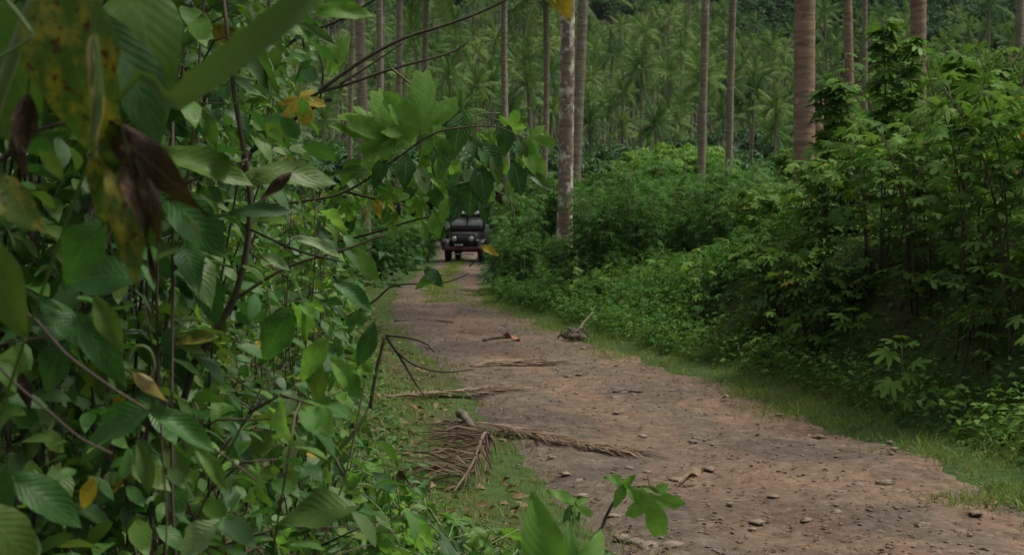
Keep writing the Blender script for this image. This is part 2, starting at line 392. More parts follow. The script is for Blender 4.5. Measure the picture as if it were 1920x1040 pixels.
# dirt road
ry = np.concatenate([np.linspace(4.0, 20, 340), np.linspace(20.1, 60, 200), np.linspace(60.5, 118, 40)])
sv = np.linspace(-.06, 1.06, 72)
V = []; U = []
for y in ry:
    a, b = float(rl(y)), float(rr(y)); ea = .30 * noise.noise((y * .9, 3.1, 0)) + .16 * noise.noise((y * 3.7, 9, 0)) + .08 * noise.noise((y * 9, 2, 0)) - .08; eb =   .42 * noise.noise((y * .8, 7.7, 0)) + .24 * noise.noise((y * 3.1, 5, 0)) + .12 * noise.noise((y * 9, 6, 0)) + .10
    a += ea; b += eb
    for s in sv:
        x = a + (b - a) * s
        z = float(hill(y)) + .012 - .022 * math.exp(-((s - .42) / .10) ** 2) - .022 * math.exp(-((s - .84) / .10) ** 2)
        z += .030 * noise.noise((x * 1.3, y * 1.3, 0)) + .016 * noise.noise((x * 4.2, y * 4.2, 2)) + .009 * noise.noise((x * 11, y * 11, 4)) - .05 * float(sstep((.16 - s) / .14)) - .05 * float(sstep((s - .86) / .14))
        if s < 0 or s > 1: z -= .14
        V.append((x, y, z)); U.append((y / 100, s))
tag(link('dirt_road', mesh_np('dirt_road', V, np.array(grid_tris(len(ry), len(sv))), M['road'], U)), 'reddish brown stony dirt track curving away to the jeep', None, None, 'structure')

# ------------------------------------------------------------------ leaf templates (unit length along +X, face +Z)
def t_ovate(W=.62, nseg=7, fold=.22, droop=.28, cord=.10, wave=.02, pet=.22, peak=.36, twist=0.0, cup=0.0, serr=0.0):
    V = []; U = []
    vs = (-1, -.5, 0, .5, 1)
    for i in range(nseg + 1):
        t = i / nseg
        sh = (t / peak) ** .55 if t < peak else max(0.0, 1 - ((t - peak) / (1 - peak)) ** 1.65) ** .95
        wd = W / 2 * (sh if t > 0 else .12)
        if serr and 0 < i < nseg: wd *= 1 + serr * (1 if i % 2 else -1)
        for v in vs:
            x = t - cord * abs(v) * (1 - t) ** 3
            y = v * wd
            z = fold * abs(v) * wd - droop * t * t + wave * math.sin(t * 9 + v * 2) * abs(v) - cup * v * v * wd
            if twist:
                a = twist * t; y, z0 = y * math.cos(a), z + y * math.sin(a); z = z0
            V.append((x, y, z)); U.append((t, .5 + v / 2))
    T = grid_tris(nseg + 1, 5)
    V = np.array(V); U = np.array(U); T = np.array(T)
    if pet:
        pv, pt, pu = tube([(-pet, 0, pet * .35), (-pet * .5, 0, pet * .12), (0, 0, 0.002)], [.012, .011, .010], 3, False)
        V, T, U = np.concatenate([V, pv]), np.concatenate([T, pt + len(V)]), np.concatenate([U, np.tile((.5, .5), (len(pv), 1))])
    return V, T, U
def t_lobed(lobes, depth=.45, droop=.25, pet=.5, n=64, jag=.05):
    """broad palmately lobed blade: lobes = [(angle, length, halfwidth)] round the petiole, as a fan with two rings"""
    out = []
    for i in range(n + 1):
        th = -R(150) + R(300) * i / n
        r = .30
        for (a, L, hw) in lobes:
            d = abs(th - a) / hw
            if d < 1: r = max(r, .26 + (L - .26) * (1 - d ** 1.5))
        r *= 1 + jag * math.sin(i * 2.1) + jag * .7 * math.sin(i * 1.1 + 1)
        out.append((th, r))
    V = [(0, 0, 0)]; U = [(.1, .5)]
    for k in (.55, 1.0):
        for th, r in out:
            x, y = r * k * math.cos(th), r * k * math.sin(th); q = r * k
            V.append((x, y, -droop * q * q + .06 * math.sin(th * 5) * q)); U.append((q, .5 + .42 * math.sin(th * 2.5)))
    m = n + 1; T = []
    for i in range(n):
        T.append((0, 1 + i, 2 + i)); a = 1 + i; b = a + m
        T += [(a, b, b + 1), (a, b + 1, a + 1)]
    V = np.array(V, float); U = np.array(U); T = np.array(T)
    if pet:
        pv, pt, pu = tube([(-pet, 0, pet * .1), (-pet * .5, 0, pet * .1), (0, 0, 0.002)], [.016, .013, .011], 3, False)
        V, T, U = np.concatenate([V, pv]), np.concatenate([T, pt + len(V)]), np.concatenate([U, np.tile((.5, .5), (len(pv), 1))])
    return V, T, U
def t_fingers(nl=7, L=1.0, W=.20, droop=.35, pet=.9, span=250, seg=3):
    V = []; U = []; T = []
    for k in range(nl):
        a = R(-span / 2 + span * k / (nl - 1)); l = L * (1 - .45 * abs(k - (nl - 1) / 2) / ((nl - 1) / 2)); b0 = len(V)
        for i in range(seg + 1):
            t = i / seg; wd = W / 2 * math.sin(math.pi * min(1, .08 + t * .92) ** .8) * (1 if i < seg else 0) + .004
            for v in (-1, 0, 1):
                x = t * l; y = v * wd * l; z = -droop * x * x + .3 * abs(v) * wd
                V.append((x * math.cos(a) - y * math.sin(a), x * math.sin(a) + y * math.cos(a), z)); U.append((t, .5 + v / 2))
        T += [(p + b0, q + b0, r + b0) for p, q, r in grid_tris(seg + 1, 3)]
    V = np.array(V); U = np.array(U); T = np.array(T)
    if pet:
        pv, pt, pu = tube([(-pet, 0, -pet * .15), (-pet * .45, 0, .02), (0, 0, 0)], [.014, .012, .010], 3, False)
        V, T, U = np.concatenate([V, pv]), np.concatenate([T, pt + len(V)]), np.concatenate([U, np.tile((.5, .5), (len(pv), 1))])
    return V, T, U
def t_simple(W=.5, fold=.12, droop=.2):
    V = np.array([(0, 0, 0), (.4, W / 2, fold), (.4, -W / 2, fold), (.45, 0, -.02), (1, 0, -droop)])
    T = np.array([(0, 3, 1), (0, 2, 3), (3, 4, 1), (3, 2, 4)])
    U = np.array([(0, .5), (.4, 1), (.4, 0), (.4, .5), (1, .5)])
    return V, T, U

OV = [t_ovate(.60, 11, .26, .34, .12, .045, serr=.03), t_ovate(.50, 11, .42, .18, .06, .035, peak=.40), t_ovate(.68, 11, .12, .55, .16, .06, serr=.04), t_ovate(.58, 11, .32, .25, .10, .07, twist=.7), t_ovate(.46, 11, .15, .65, .05, .05, twist=-.9), t_ovate(.56, 11, .55, -.12, .10, .05, serr=.03)]
LANCE = [t_ovate(.30, 9, .25, .30, .02, .02, peak=.42), t_ovate(.36, 9, .2, .45, .02, .03, peak=.38, twist=.4)]
PLEAT = [t_ovate(.68, 11, .16, .30, .12, .03, serr=.06), t_ovate(.72, 11, .25, .20, .14, .02, serr=.06)]
L5 = [(0, 1.0, .62), (R(52), .86, .50), (R(-52), .84, .50), (R(105), .60, .5), (R(-105), .62, .5)]
L3 = [(0, 1.0, .60), (R(62), .72, .55), (R(-58), .70, .55), (R(120), .45, .5), (R(-120), .45, .5)]
LOB = [t_lobed(L5, droop=.30), t_lobed(L3, droop=.22), t_lobed(L5, droop=.55)]
L7 = [(0, 1.0, .36), (R(38), .92, .36), (R(-38), .93, .36), (R(80), .75, .38), (R(-80), .74, .38), (R(122), .5, .4), (R(-122), .5, .4)]
PALMATE = [t_lobed(L7, droop=.35, pet=.8, jag=.04), t_lobed(L7, droop=.18, pet=.9, jag=.06), t_lobed(L5, droop=.4, pet=.7, jag=.05)]
SHRIV = [t_ovate(.42, 11, .9, .25, .02, .12, twist=1.8, cup=.9), t_ovate(.34, 11, 1.2, .6, .02, .16, twist=-2.4, cup=.6)]
FING = t_fingers(7, 1.0, .22, .40, .9, 250, 3)
SIMPLE = t_simple()
def t_kites(nl=5, span=210, W=.34, droop=.35):
    V = []; T = []; U = []
    for k in range(nl):
        a = R(-span / 2 + span * k / (nl - 1)); l = 1 - .4 * abs(k - (nl - 1) / 2) / ((nl - 1) / 2); b0 = len(V); c, s_ = math.cos(a), math.sin(a)
        for x, y, z in ((0, 0, 0), (.5 * l, W / 2 * l, .03), (.5 * l, 0, -droop * .2), (.5 * l, -W / 2 * l, .03), (l, 0, -droop * l)): V.append((x * c - y * s_, x * s_ + y * c, z)); U.append((x, .5 + y))
        T += [(b0, b0 + 2, b0 + 1), (b0, b0 + 3, b0 + 2), (b0 + 1, b0 + 2, b0 + 4), (b0 + 2, b0 + 3, b0 + 4)]
    return np.array(V), np.array(T), np.array(U)
FING5 = t_kites(); KITE3 = t_kites(3, 150, .5)
def t_ovate3():
    V, T, U = t_ovate(.6, 4, .2, .3, .08, .02, 0); k = [i * 5 + j for i in range(5) for j in (0, 2, 4)]; return V[k], np.array(grid_tris(5, 3)), U[k]
OVS = t_ovate3()
def lm(name, tpls, mat): return [mesh_np(name, v, t, mat, u) for v, t, u in tpls]
ME = dict(ov=lm('leaf', OV, M['leaf']), ov_fresh=lm('leaf', OV, M['leaf_fresh']), ov_pale=lm('leaf', OV, M['leaf_pale']), ov_yellow=lm('leaf', OV, M['leaf_yellow']),
          blotch=lm('leaf', OV[:3], M['leaf_blotch']), lance=lm('leaf', LANCE, M['leaf']), lance_f=lm('leaf', LANCE, M['leaf_fresh']), pleat=lm('leaf', PLEAT, M['leaf_pleat']), pleat_pale=lm('leaf', PLEAT, M['leaf_pale']),
          lob=lm('leaf', LOB, M['leaf_fresh']), lob_y=lm('leaf', LOB, M['leaf_yellow']), lob_d=lm('leaf', LOB, M['leaf']), shriv=lm('leaf', SHRIV, M['leaf_dead']), shriv_y=lm('leaf', SHRIV, M['leaf_yellow']), tan=lm('leaf', SHRIV, M['leaf_tan']),
          palmate=lm('leaf', PALMATE, M['palmate']), palmate_y=lm('leaf', PALMATE, M['leaf_yellow']), palmate_f=lm('leaf', PALMATE, M['light_bush']))

# ------------------------------------------------------------------ plants
class Plant:
    def __init__(s, name, base, label, cat='shrub', group=None):
        s.base = Vector(base); s.o = empty(name, s.base, label, cat, group); s.leaves = 0
    def stem(s, pts, r0, r1, mat='stem_brown', name='stem', n=3, jit=0.0, k=5):
        P = smooth_path([Vector(p) - s.base for p in pts], n, jit); m = len(P)
        V, T, U = tube(P, [r0 + (r1 - r0) * i / (m - 1) for i in range(m)], k)
        return link(name, mesh_np(name, V, T, M[mat], U), s.o)
    def leaf(s, me, p, d, nrm, size, sy=None):
        s.leaves += 1
        return link('leaf', me, s.o, TM(Vector(p) - s.base, d, nrm, size, sy))
    def foliage(s, tpl, Ms, mat, name='foliage'):
        V, T, U = scatter(tpl[0], tpl[1], tpl[2], Ms)
        return tag(link(name, mesh_np(name, V, T, M[mat], U), s.o), kind='stuff')
def pick(keys, wts):
    k = keys[int(rng.choice(len(keys), p=np.array(wts) / sum(wts)))]; l = ME[k]; return l[int(rng.integers(len(l)))]
def leaf_dir(out, dz=(-.7, .1), side=.6):
    d = Vector(out) * 1.0 + Vector((rng.normal(0, side), rng.normal(0, side), 0)); d.z = 0
    d = d.normalized() if d.length > 1e-3 else Vector((1, 0, 0)); d.z = rng.uniform(*dz); return d
def up_n(j=.45): return Vector((rng.normal(0, j), rng.normal(0, j), 1))

def thicket_shrub(base, h, nst, spread, keys, wts, lsize, per_twig=(3, 5), ntwig=7, mat='stem_brown', lean=(0, 0), label=None, group=None, name='thicket_shrub', low=.25, budget=90, clip=None, fill=0, fl=0.0):
    p = Plant(name, base, label, 'shrub', group); fills = []
    for q in range(nst):
        a = rng.uniform(0, 2 * math.pi); d = Vector((math.cos(a), math.sin(a), 0)); sp = spread * rng.uniform(.3, 1); hh = h * rng.uniform(.75, 1.05)
        b = p.base + d * .10 * rng.random() + Vector((0, 0, -.05))
        pts = [b]
        for t in (.25, .5, .75, 1.0):
            pts.append(b + Vector((d.x * sp * t ** 1.5 + lean[0] * t * t, d.y * sp * t ** 1.5 + lean[1] * t * t, hh * t)) + Vector(rng.normal(0, .05 * h / 3, 3)))
        if clip and (clip(pts[-1]) or clip(pts[2])): continue
        p.stem(pts, .003 + .0014 * h, .002, mat)
        P = smooth_path(pts, 8); g = G(); any_t = False
        for k in range(ntwig):
            t = low + (1 - low) * (k + rng.random()) / ntwig; o = P[min(len(P) - 1, int(t * (len(P) - 1)))]
            aa = rng.uniform(0, 2 * math.pi); td = Vector((math.cos(aa), math.sin(aa), rng.uniform(0, .7))).normalized(); L = rng.uniform(.15, .42) * (1.15 - .4 * t)
            e = o + td * L; mid = o + td * L * .5 + Vector((0, 0, .03))
            if clip and clip(e): continue
            V, T, U = tube([o - p.base, mid - p.base, e - p.base], [.004, .003, .002], 4); g.add(V, T, U); any_t = True
            nl = int(rng.integers(*per_twig))
            for j in range(nl):
                if p.leaves > budget: break
                f = (j + 1) / nl; pos = o.lerp(mid, f * 2) if f < .5 else mid.lerp(e, f * 2 - 1)
                dd = leaf_dir(td + Vector((0, 0, 0)), (-1.0, .15), .8); s = rng.uniform(*lsize)
                p.leaf(pick(keys, wts), pos + dd.normalized() * s * .2, dd, up_n(.55), s)
        if fill:
            for k in range(fill // nst):
                t = rng.uniform(max(low, fl), 1.0); c = P[min(len(P) - 1, int(t * (len(P) - 1)))]; aa = rng.uniform(0, 6.28); q = rng.uniform(.03, .48) * (.6 + .5 * t)
                c = c + Vector((math.cos(aa) * q, math.sin(aa) * q, rng.normal(0, .12)))
                if clip and clip(c): continue
                fills.append(TM(c - p.base, leaf_dir(Vector((math.cos(aa), math.sin(aa), 0)), (-1, .2), .7), up_n(.6), rng.uniform(*lsize) * .72))
        if any_t: tag(link('twigs', g.mesh('twigs', M[mat]), p.o), kind='stuff')
    if fills: p.foliage(OVS, fills, 'leaf')
    if not p.o.children: bpy.data.objects.remove(p.o)
    return p

# ------------------------------------------------------------------ palms
def frond(L, pairs, lw, ll, droop, rachis_r, mi_l=0, mi_r=1, hang=.6, sides=3, seed=0):
    """one arched palm frond along +X with leaflets either side; soup with two material slots"""
    g = G(); r = np.random.default_rng(seed); n = 8; P = []
    for i in range(n + 1):
        t = i / n; P.append((L * (t - .10 * t * t * droop), 0, L * (.28 * t - droop * .55 * t * t)))
    V, T, U = tube(P, [rachis_r * (1 - .85 * i / n) for i in range(n + 1)], sides, False); g.add(V, T, U, mi_r)
    P = [Vector(p) for p in P]; Vs = []; Ts = []; Us = []; c = 0
    for k in range(pairs):
        t = .12 + .88 * (k + .5) / pairs; f = t * n; i = min(n - 1, int(f)); p = P[i].lerp(P[i + 1], f - i); tg = (P[i + 1] - P[i]).normalized()
        l = ll * (math.sin(math.pi * (.12 + .80 * t)) ** .7) * r.uniform(.85, 1.1)
        for s in (-1, 1):
            d = Vector((tg.x * .55, s * .85, tg.z * .5 - hang * r.uniform(.5, 1.3))).normalized(); q = p + d * l + Vector((0, 0, -.12 * l))
            w_ = tg * lw
            Vs += [tuple(p - w_), tuple(p + w_), tuple(q)]; Ts.append((c, c + 1, c + 2)); Us += [(0, 0), (0, 1), (1, .5)]; c += 3
    g.add(Vs, Ts, Us, mi_l)
    return g.out()
def crown_soup(nf, L, pairs, lw, ll, rr_, seed, hang=.6):
    r = np.random.default_rng(seed); g = G()
    for k in range(nf):
        f = k / nf; el = R(78) - R(115) * f + r.normal(0, .1); az = k * 2.39996 + r.normal(0, .15)
        V, T, U, I = frond(L * r.uniform(.85, 1.08), pairs, lw, ll, .55 + .75 * f, rr_, seed=seed * 100 + k, hang=hang)
        ce, se = math.cos(el), math.sin(el); ca, sa = math.cos(az), math.sin(az)
        x = V[:, 0] * ce - V[:, 2] * se; z = V[:, 0] * se + V[:, 2] * ce; y = V[:, 1]
        W = np.stack([x * ca - y * sa, x * sa + y * ca, z], -1)
        for mi in (0, 1):
            m = I == mi; g.add(W, T[m], U, mi)
    return g
NEARC = [crown_soup(24, 4.6, 46, .035, .85, .04, s).mesh('crown', [M['frond'], M['stem_green']], False) for s in (1, 2)]
MIDC = [crown_soup(20, 3.0, 20, .06, .8, .05, s, .9).zuv().mesh('crown', [M['frond_far'], M['stem_green']], False) for s in (3, 4, 5)]
nutg = G()
for k in range(9):
    a = k * 2.4; c = Vector((math.cos(a) * .35, math.sin(a) * .35, -.35 - .12 * (k % 3)))
    V, T, U = tube([c + Vector((0, 0, .15)), c + Vector((0, 0, .09)), c, c - Vector((0, 0, .10)), c - Vector((0, 0, .16))], [.02, .11, .14, .10, .01], 7); nutg.add(V, T, U)
NUT = nutg.mesh('coconuts', M['stem_green'])

def trunk_mesh(pts, r0, r1, mat, rings=60, k=14):
    P = smooth_path(pts, max(2, rings // (len(pts) - 1))); n = len(P); rad = []
    for i in range(n):
        t = i / (n - 1); rad.append((r1 + (r0 - r1) * (1 - t) ** 1.3 + .35 * r0 * math.exp(-t * 26)) * (1 + (.035 if i % 2 else 0) + random.uniform(-.012, .012)))
    V, T, U = tube(P, rad, k); return mesh_np('trunk', V, T, M[mat], U)
def near_palm(px_top, px_bot, wpx, Y, H, mat, label, dia=None, crown=0, bend=0.0, group='coconut palms standing in the plantation'):
    """a palm whose trunk passes photo column px_top at row 0 and px_bot at row 320"""
    dia = wpx * Y / F
    zb = zg(mapx(px_bot, Y), Y); a = at(px_bot, 320, Y); b = at(px_top, 0, Y); sl = (b.x - a.x) / (b.z - a.z)
    x0 = a.x + sl * (zb - a.z); base = Vector((x0, Y, zb)); o = empty('coconut_palm', base, label, 'palm', group)
    pts = [Vector((sl * H * t + bend * t * (1 - t) * 4, .25 * math.sin(t * 3 + px_top), H * t - .15 * (t == 0))) for t in (0, .15, .3, .45, .6, .8, 1.0)]
    link('trunk', trunk_mesh(pts, dia / 2, dia / 2 * .82, mat, 120), o)
    link('crown', NEARC[crown], o, Matrix.Translation(pts[-1]) @ Matrix.Rotation(px_top, 4, 'Z'))
    tag(link('coconuts', NUT, o, Matrix.Translation(pts[-1])), kind='stuff')
    return o
near_palm(1058, 1058, 29, 33, 17, 'trunk_lichen', 'thick coconut palm trunk mottled with white lichen beyond the overhanging leaf cluster', bend=.08)
near_palm(1094, 1080, 21, 41, 18, 'trunk', 'slimmer grey palm trunk standing close behind the white-mottled trunk', crown=1)
near_palm(955, 957, 13, 64, 17, 'trunk', 'thin grey palm trunk between the bare twigs and the white-mottled trunk', bend=-.25)
near_palm(1022, 1014, 12.5, 70, 12.6, 'trunk', 'thin palm trunk whose crown starts at the top edge, beside the white-mottled trunk', crown=1, bend=.2)
near_palm(1322, 1315, 15.5, 55, 18, 'trunk', 'slender grey palm trunk in front of the light green bush', crown=1)
near_palm(1378, 1370, 14.5, 57, 18, 'trunk', 'slender brown palm trunk at the edge of the light green bush', bend=-.1)
near_palm(1515, 1513, 41, 22.5, 16, 'trunk_red', 'thickest reddish ringed palm trunk at the edge of the big palmate bush', crown=1)
near_palm(1588, 1592, 18, 44, 18, 'trunk_red', 'narrow reddish palm trunk just behind the tall sapling on the bank')
near_palm(1622, 1624, 10.5, 78, 19, 'trunk', 'thinnest palm trunk above the bank between two wider trunks', crown=1)
near_palm(1728, 1724, 31, 28, 17, 'trunk_red', 'wide reddish ringed palm trunk rising above the bushes of the bank')
near_palm(1912, 1908, 17, 50, 18, 'trunk', 'grey palm trunk above the bushes nearest the picture edge', crown=1)
near_palm(676, 684, 20, 40, 17, 'trunk', 'pale grey palm trunk showing past the thicket behind the yellow lobed leaf')
near_palm(662, 655, 11, 60, 17, 'trunk', 'thin pale palm trunk just beside the thicket leaves', crown=1)
near_palm(711, 713, 14, 58, 17, 'trunk', 'greyish palm trunk behind the parallel bare twigs')
near_palm(750, 748, 13, 62, 17, 'trunk', 'slim palm trunk crossed by two bare twigs', crown=1)
near_palm(800, 792, 13, 66, 13.2, 'trunk', 'dark palm whose drooping crown hangs into the top edge above the twigs', crown=0)
# leaning bare stump beside the thick reddish palm
b = gp(mapx(1528, 26), 26)
pl = Plant('leaning_trunk', b, 'short leaning reddish trunk beside the thickest palm', 'tree trunk')
pl.stem([b - Vector((0, 0, .1)), at(1524, 330, 26), at(1534, 250, 26), at(1538, 178, 26.2)], .11, .085, 'trunk_red', 'trunk', 10, 0, 10)

# mid-distance palms with crowns in view: (px, row of crown centre, distance, trunk height)
MIDL = {}
def mid_palm(px, row, Y, sc, v, label, group=None):
    top = at(px, row, Y); x = top.x; zb = zg(x, Y); H = max(3.0, top.z - zb)
    o = empty('coconut_palm', (x, Y, zb), label, 'palm', group)
    ln = rng.normal(0, .4); pts = [Vector((ln * (1 - t), 0, H * t - .2 * (t == 0))) for t in (0, .3, .6, 1)]
    link('trunk', trunk_mesh(pts, .17, .12, 'trunk_far', 12, 7), o)
    link('crown', MIDC[v], o, Matrix.Translation((0, 0, H)) @ Matrix.Rotation(px * .37, 4, 'Z') @ Matrix.Scale(sc, 4))
mid_palm(893, 165, 150, .95, 0, 'dark-hearted coconut palm with full round crown above the leafy branch')
mid_palm(1318, 150, 125, 1.05, 1, 'broad yellowish coconut palm crown right behind the slender grey trunk')
mid_palm(1030, 140, 165, .9, 2, 'small palm crown tucked against the white-mottled trunk')
mid_palm(1455, 205, 130, .85, 0, 'low palm crown between the slender brown trunk and the thick reddish palm')
for i in range(84):
    Yd = rng.uniform(135, 262); px = rng.uniform(820, 1500) if i < 70 else rng.uniform(600, 830)
    base = at(px, 300, Yd); x = base.x; zb = zg(x, Yd); H = rng.uniform(5.5, 13); v = i % 3
    o = empty('coconut_palm', (x, Yd, zb), 'slim coconut palm in the grove at the foot of the hill', 'palm', 'palms at the foot of the hill')
    key = (i % 8)
    if key not in MIDL:
        ln = rng.normal(0, 1.1); hh = 1.0
        MIDL[key] = (ln, trunk_mesh([Vector((ln * (1 - t) ** 1.5, 0, 10.5 * t - .2 * (t == 0))) for t in (0, .3, .6, 1)], .17, .11, 'trunk_far', 12, 6))
    link('trunk', MIDL[key][1], o, Matrix.Diagonal((1, 1, H / 10.5, 1)))
    link('crown', MIDC[v], o, Matrix.Translation((0, 0, H)) @ Matrix.Rotation(rng.uniform(0, 6.28), 4, 'Z') @ Matrix.Scale(rng.uniform(.85, 1.05), 4))

# far hillside grove: three whole-palm meshes; the 300 nearest are things, the rest one mass
def far_palm(seed, H, nf, pairs):
    g = crown_soup(nf, 2.9, pairs, .13, .9, .06, seed, .9); V, T, U, I = g.out(); V = V + np.array((0, 0, H))
    k = I == 0; g2 = G(); g2.add(V, T[k], U, 0)
    tv, tt, tu = tube([(.4, 0, -.5), (.1, 0, H * .5), (0, 0, H)], [.2, .16, .13], 4, False); g2.add(tv, tt, tu, 1)
    return g2
FARG = [far_palm(20 + i, h, nf_, 8) for i, (h, nf_) in enumerate(((6, 17), (8.5, 13), (10.5, 15), (13, 12), (15, 16)))]
FARM = [g.zuv().mesh('coconut_palm', [M['frond_far'], M['trunk_far']], False) for g in FARG]
pos = []
yy = 235.0
while yy < 800:
    sp = 4.5 + yy * .0058
    for xx in np.arange(-.42 * yy, .42 * yy, sp):
        x = xx + rng.uniform(-.42, .42) * sp; y = yy + rng.uniform(-.42, .42) * sp
        pxx = 960 + F * x / y
        # the darker broadleaf jungle keeps the palms out of its patch
        zz = zg(x, y); row = HOR - (zz + 10 - CAMZ) / y * F
        jung = (pxx > 1385 and row < 95 + 18 * math.sin(pxx * .02)) or row < -60 or (row < 18 + 14 * math.sin(pxx * .013) and rng.random() < .45)
        if pxx < 600 and rng.random() < .5: continue
        pos.append((x, y, zz, row, pxx, jung))
    yy += sp * .86
palms = [p for p in pos if not p[5]]
vis = [p for p in palms if 640 < p[4] < 1560 and p[3] > -10]
vis.sort(key=lambda p: p[1]); chosen = set(id(p) for p in vis[:240])
rest = {i: [] for i in range(5)}
for p in palms:
    v = int(rng.integers(5)); s = rng.uniform(.75, 1.35); a = rng.uniform(0, 6.28)
    Mx = Matrix.Translation(p[:3]) @ Matrix.Rotation(rng.normal(0, .09), 4, 'X') @ Matrix.Rotation(a, 4, 'Z') @ Matrix.Scale(s, 4)
    if id(p) in chosen:
        o = link('coconut_palm', FARM[v], None, Mx); tag(o, 'small coconut palm in the dense grove covering the far hillside', 'palm', 'palms on the far hillside')
    else: rest[v].append(Mx)
g = G()
for v in rest:
    V, T, U, I = FARG[v].out()
    if not rest[v]: continue
    for mi in (0, 1):
        W, TT, UU = scatter(V, T[I == mi], U, rest[v]); UU = np.stack([np.repeat(rng.random(len(rest[v])), len(V)), np.zeros(len(UU))], -1); g.add(W, TT, UU, mi)
tag(link('palm_forest', g.mesh('palm_forest', [M['frond_far'], M['trunk_far']], False)), 'distant palm canopy on the upper hillside merging into one mass', 'forest', None, 'stuff')

# broadleaf crown of leaf clumps
def blob_foliage(n, rx, ry, rz, size, seed, lobes=7, flat=.0):
    r = np.random.default_rng(seed); Ms = []
    cs = [(r.normal(0, .38) * rx, r.normal(0, .38) * ry, r.uniform(-.35, .55) * rz, r.uniform(.35, .6)) for _ in range(lobes)]
    for i in range(n):
        c = cs[i % lobes]; d = r.normal(0, 1, 3); d /= np.linalg.norm(d); q = r.uniform(.55, 1.0) ** .5
        if d[2] < -.3: d[2] *= .3
        p = (c[0] + d[0] * rx * c[3] * q, c[1] + d[1] * ry * c[3] * q, c[2] + d[2] * rz * c[3] * q)
        dd = Vector((d[0] + r.normal(0, .5), d[1] + r.normal(0, .5), r.uniform(-.7, .2)))
        Ms.append(TM(p, dd, Vector((d[0] * .6 + r.normal(0, .3), d[1] * .6 + r.normal(0, .3), 1)), size * r.uniform(.7, 1.3)))
    return Ms
CLUMP = t_fingers(5, 1.0, .42, .5, 0, 230, 2)
JM = []
for s in range(4):
    V, T, U = scatter(*CLUMP, blob_foliage(420, 4.2, 4.2, 4.6, 1.15, 40 + s, 9)); JM.append(mesh_np('crown', V, T, M['jungle'], U))
tv, tt, tu = tube([(0, 0, -1), (.2, 0, 5), (0, .2, 11)], [.35, .28, .15], 6); JT = mesh_np('trunk', tv, tt, M['trunk_far'], tu)
jl = [p for p in pos if p[5] and p[3] > -75 and 560 < p[4] < 2050]
random.shuffle(jl); jl.sort(key=lambda p: p[1]); kept = []
for p in jl:
    if all((p[0] - q[0]) ** 2 + (p[1] - q[1]) ** 2 > 55 for q in kept): kept.append(p)
jrest = []
for i, p in enumerate(kept):
    if i < 150:
        o = empty('jungle_tree', p[:3], 'dark broadleaf jungle tree on the upper slope above the palms', 'tree', 'jungle trees on the upper slope')
        link('trunk', JT, o); link('crown', JM[i % 4], o, Matrix.Translation((0, 0, 11)) @ Matrix.Rotation(rng.uniform(0, 6.28), 4, 'Z') @ Matrix.Scale(rng.uniform(.8, 1.25), 4))
    else: jrest.append(Matrix.Translation((p[0], p[1], p[2] + 9)) @ Matrix.Rotation(rng.uniform(0, 6.28), 4, 'Z') @ Matrix.Scale(rng.uniform(.8, 1.25), 4))
if jrest:
    V, T, U = scatter(*KITE3, blob_foliage(64, 4.2, 4.2, 4.6, 2.6, 60, 9)); W, TT, UU = scatter(V, T, U, jrest)
    tag(link('jungle_canopy', mesh_np('jungle_canopy', W, TT, M['jungle'], UU)), 'dark jungle canopy closing the top of the hillside', 'forest', None, 'stuff')

# ------------------------------------------------------------------ bushes and undergrowth of the plantation floor
def bush_mesh(n, rx, rz, size, seed, mat, tpl=CLUMP, lobes=9):
    V, T, U = scatter(*tpl, blob_foliage(n, rx, rx, rz, size, seed, lobes)); return mesh_np('foliage', V, T, M[mat], U)
def bush(x, y, me, h, sc, label, group=None, name='bush'):
    o = empty(name, gp(x, y), label, 'bush', group)
    f = link('foliage', me, o, Matrix.Translation((0, 0, h)) @ Matrix.Rotation(rng.uniform(0, 6.28), 4, 'Z') @ Matrix.Scale(sc, 4)); tag(f, kind='stuff')
    for k in range(3):
        a = rng.uniform(0, 6.28); V, T, U = tube([(0, 0, -.1), (math.cos(a) * .2, math.sin(a) * .2, h * .5), (math.cos(a) * .7 * sc, math.sin(a) * .7 * sc, h)], [.05, .04, .02], 5); link('stem', mesh_np('stem', V, T, M['stem_brown'], U), o)
    return o
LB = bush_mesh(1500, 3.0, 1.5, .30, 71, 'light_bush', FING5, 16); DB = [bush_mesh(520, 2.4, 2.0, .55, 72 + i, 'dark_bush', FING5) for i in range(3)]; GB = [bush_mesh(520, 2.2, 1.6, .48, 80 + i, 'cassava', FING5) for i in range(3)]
p = at(1265, 300, 72); bush(p.x, 72, LB, 3.7, 1.2, 'rounded light green bush with domed top behind the slender palm trunks')
p = at(1465, 270, 95); bush(p.x, 95, bush_mesh(500, 2.8, 1.4, .4, 90, 'light_bush', FING5), 3.2, 1.0, 'small yellow-green bush between the brown trunk and the thick reddish palm')
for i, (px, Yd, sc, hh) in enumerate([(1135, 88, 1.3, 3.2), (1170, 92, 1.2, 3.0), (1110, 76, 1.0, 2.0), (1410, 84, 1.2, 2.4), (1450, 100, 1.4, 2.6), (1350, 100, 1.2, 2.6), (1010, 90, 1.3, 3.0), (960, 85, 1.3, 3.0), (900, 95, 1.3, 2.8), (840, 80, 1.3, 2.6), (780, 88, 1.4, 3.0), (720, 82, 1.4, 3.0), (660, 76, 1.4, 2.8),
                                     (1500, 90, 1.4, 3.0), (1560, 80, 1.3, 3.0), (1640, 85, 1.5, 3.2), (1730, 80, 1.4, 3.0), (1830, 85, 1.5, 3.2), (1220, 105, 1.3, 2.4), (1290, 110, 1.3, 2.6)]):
    bush(mapx(px, Yd), Yd, DB[i % 3], hh, sc, 'dark leafy bush in the shade between the plantation palms', 'dark bushes under the palms')
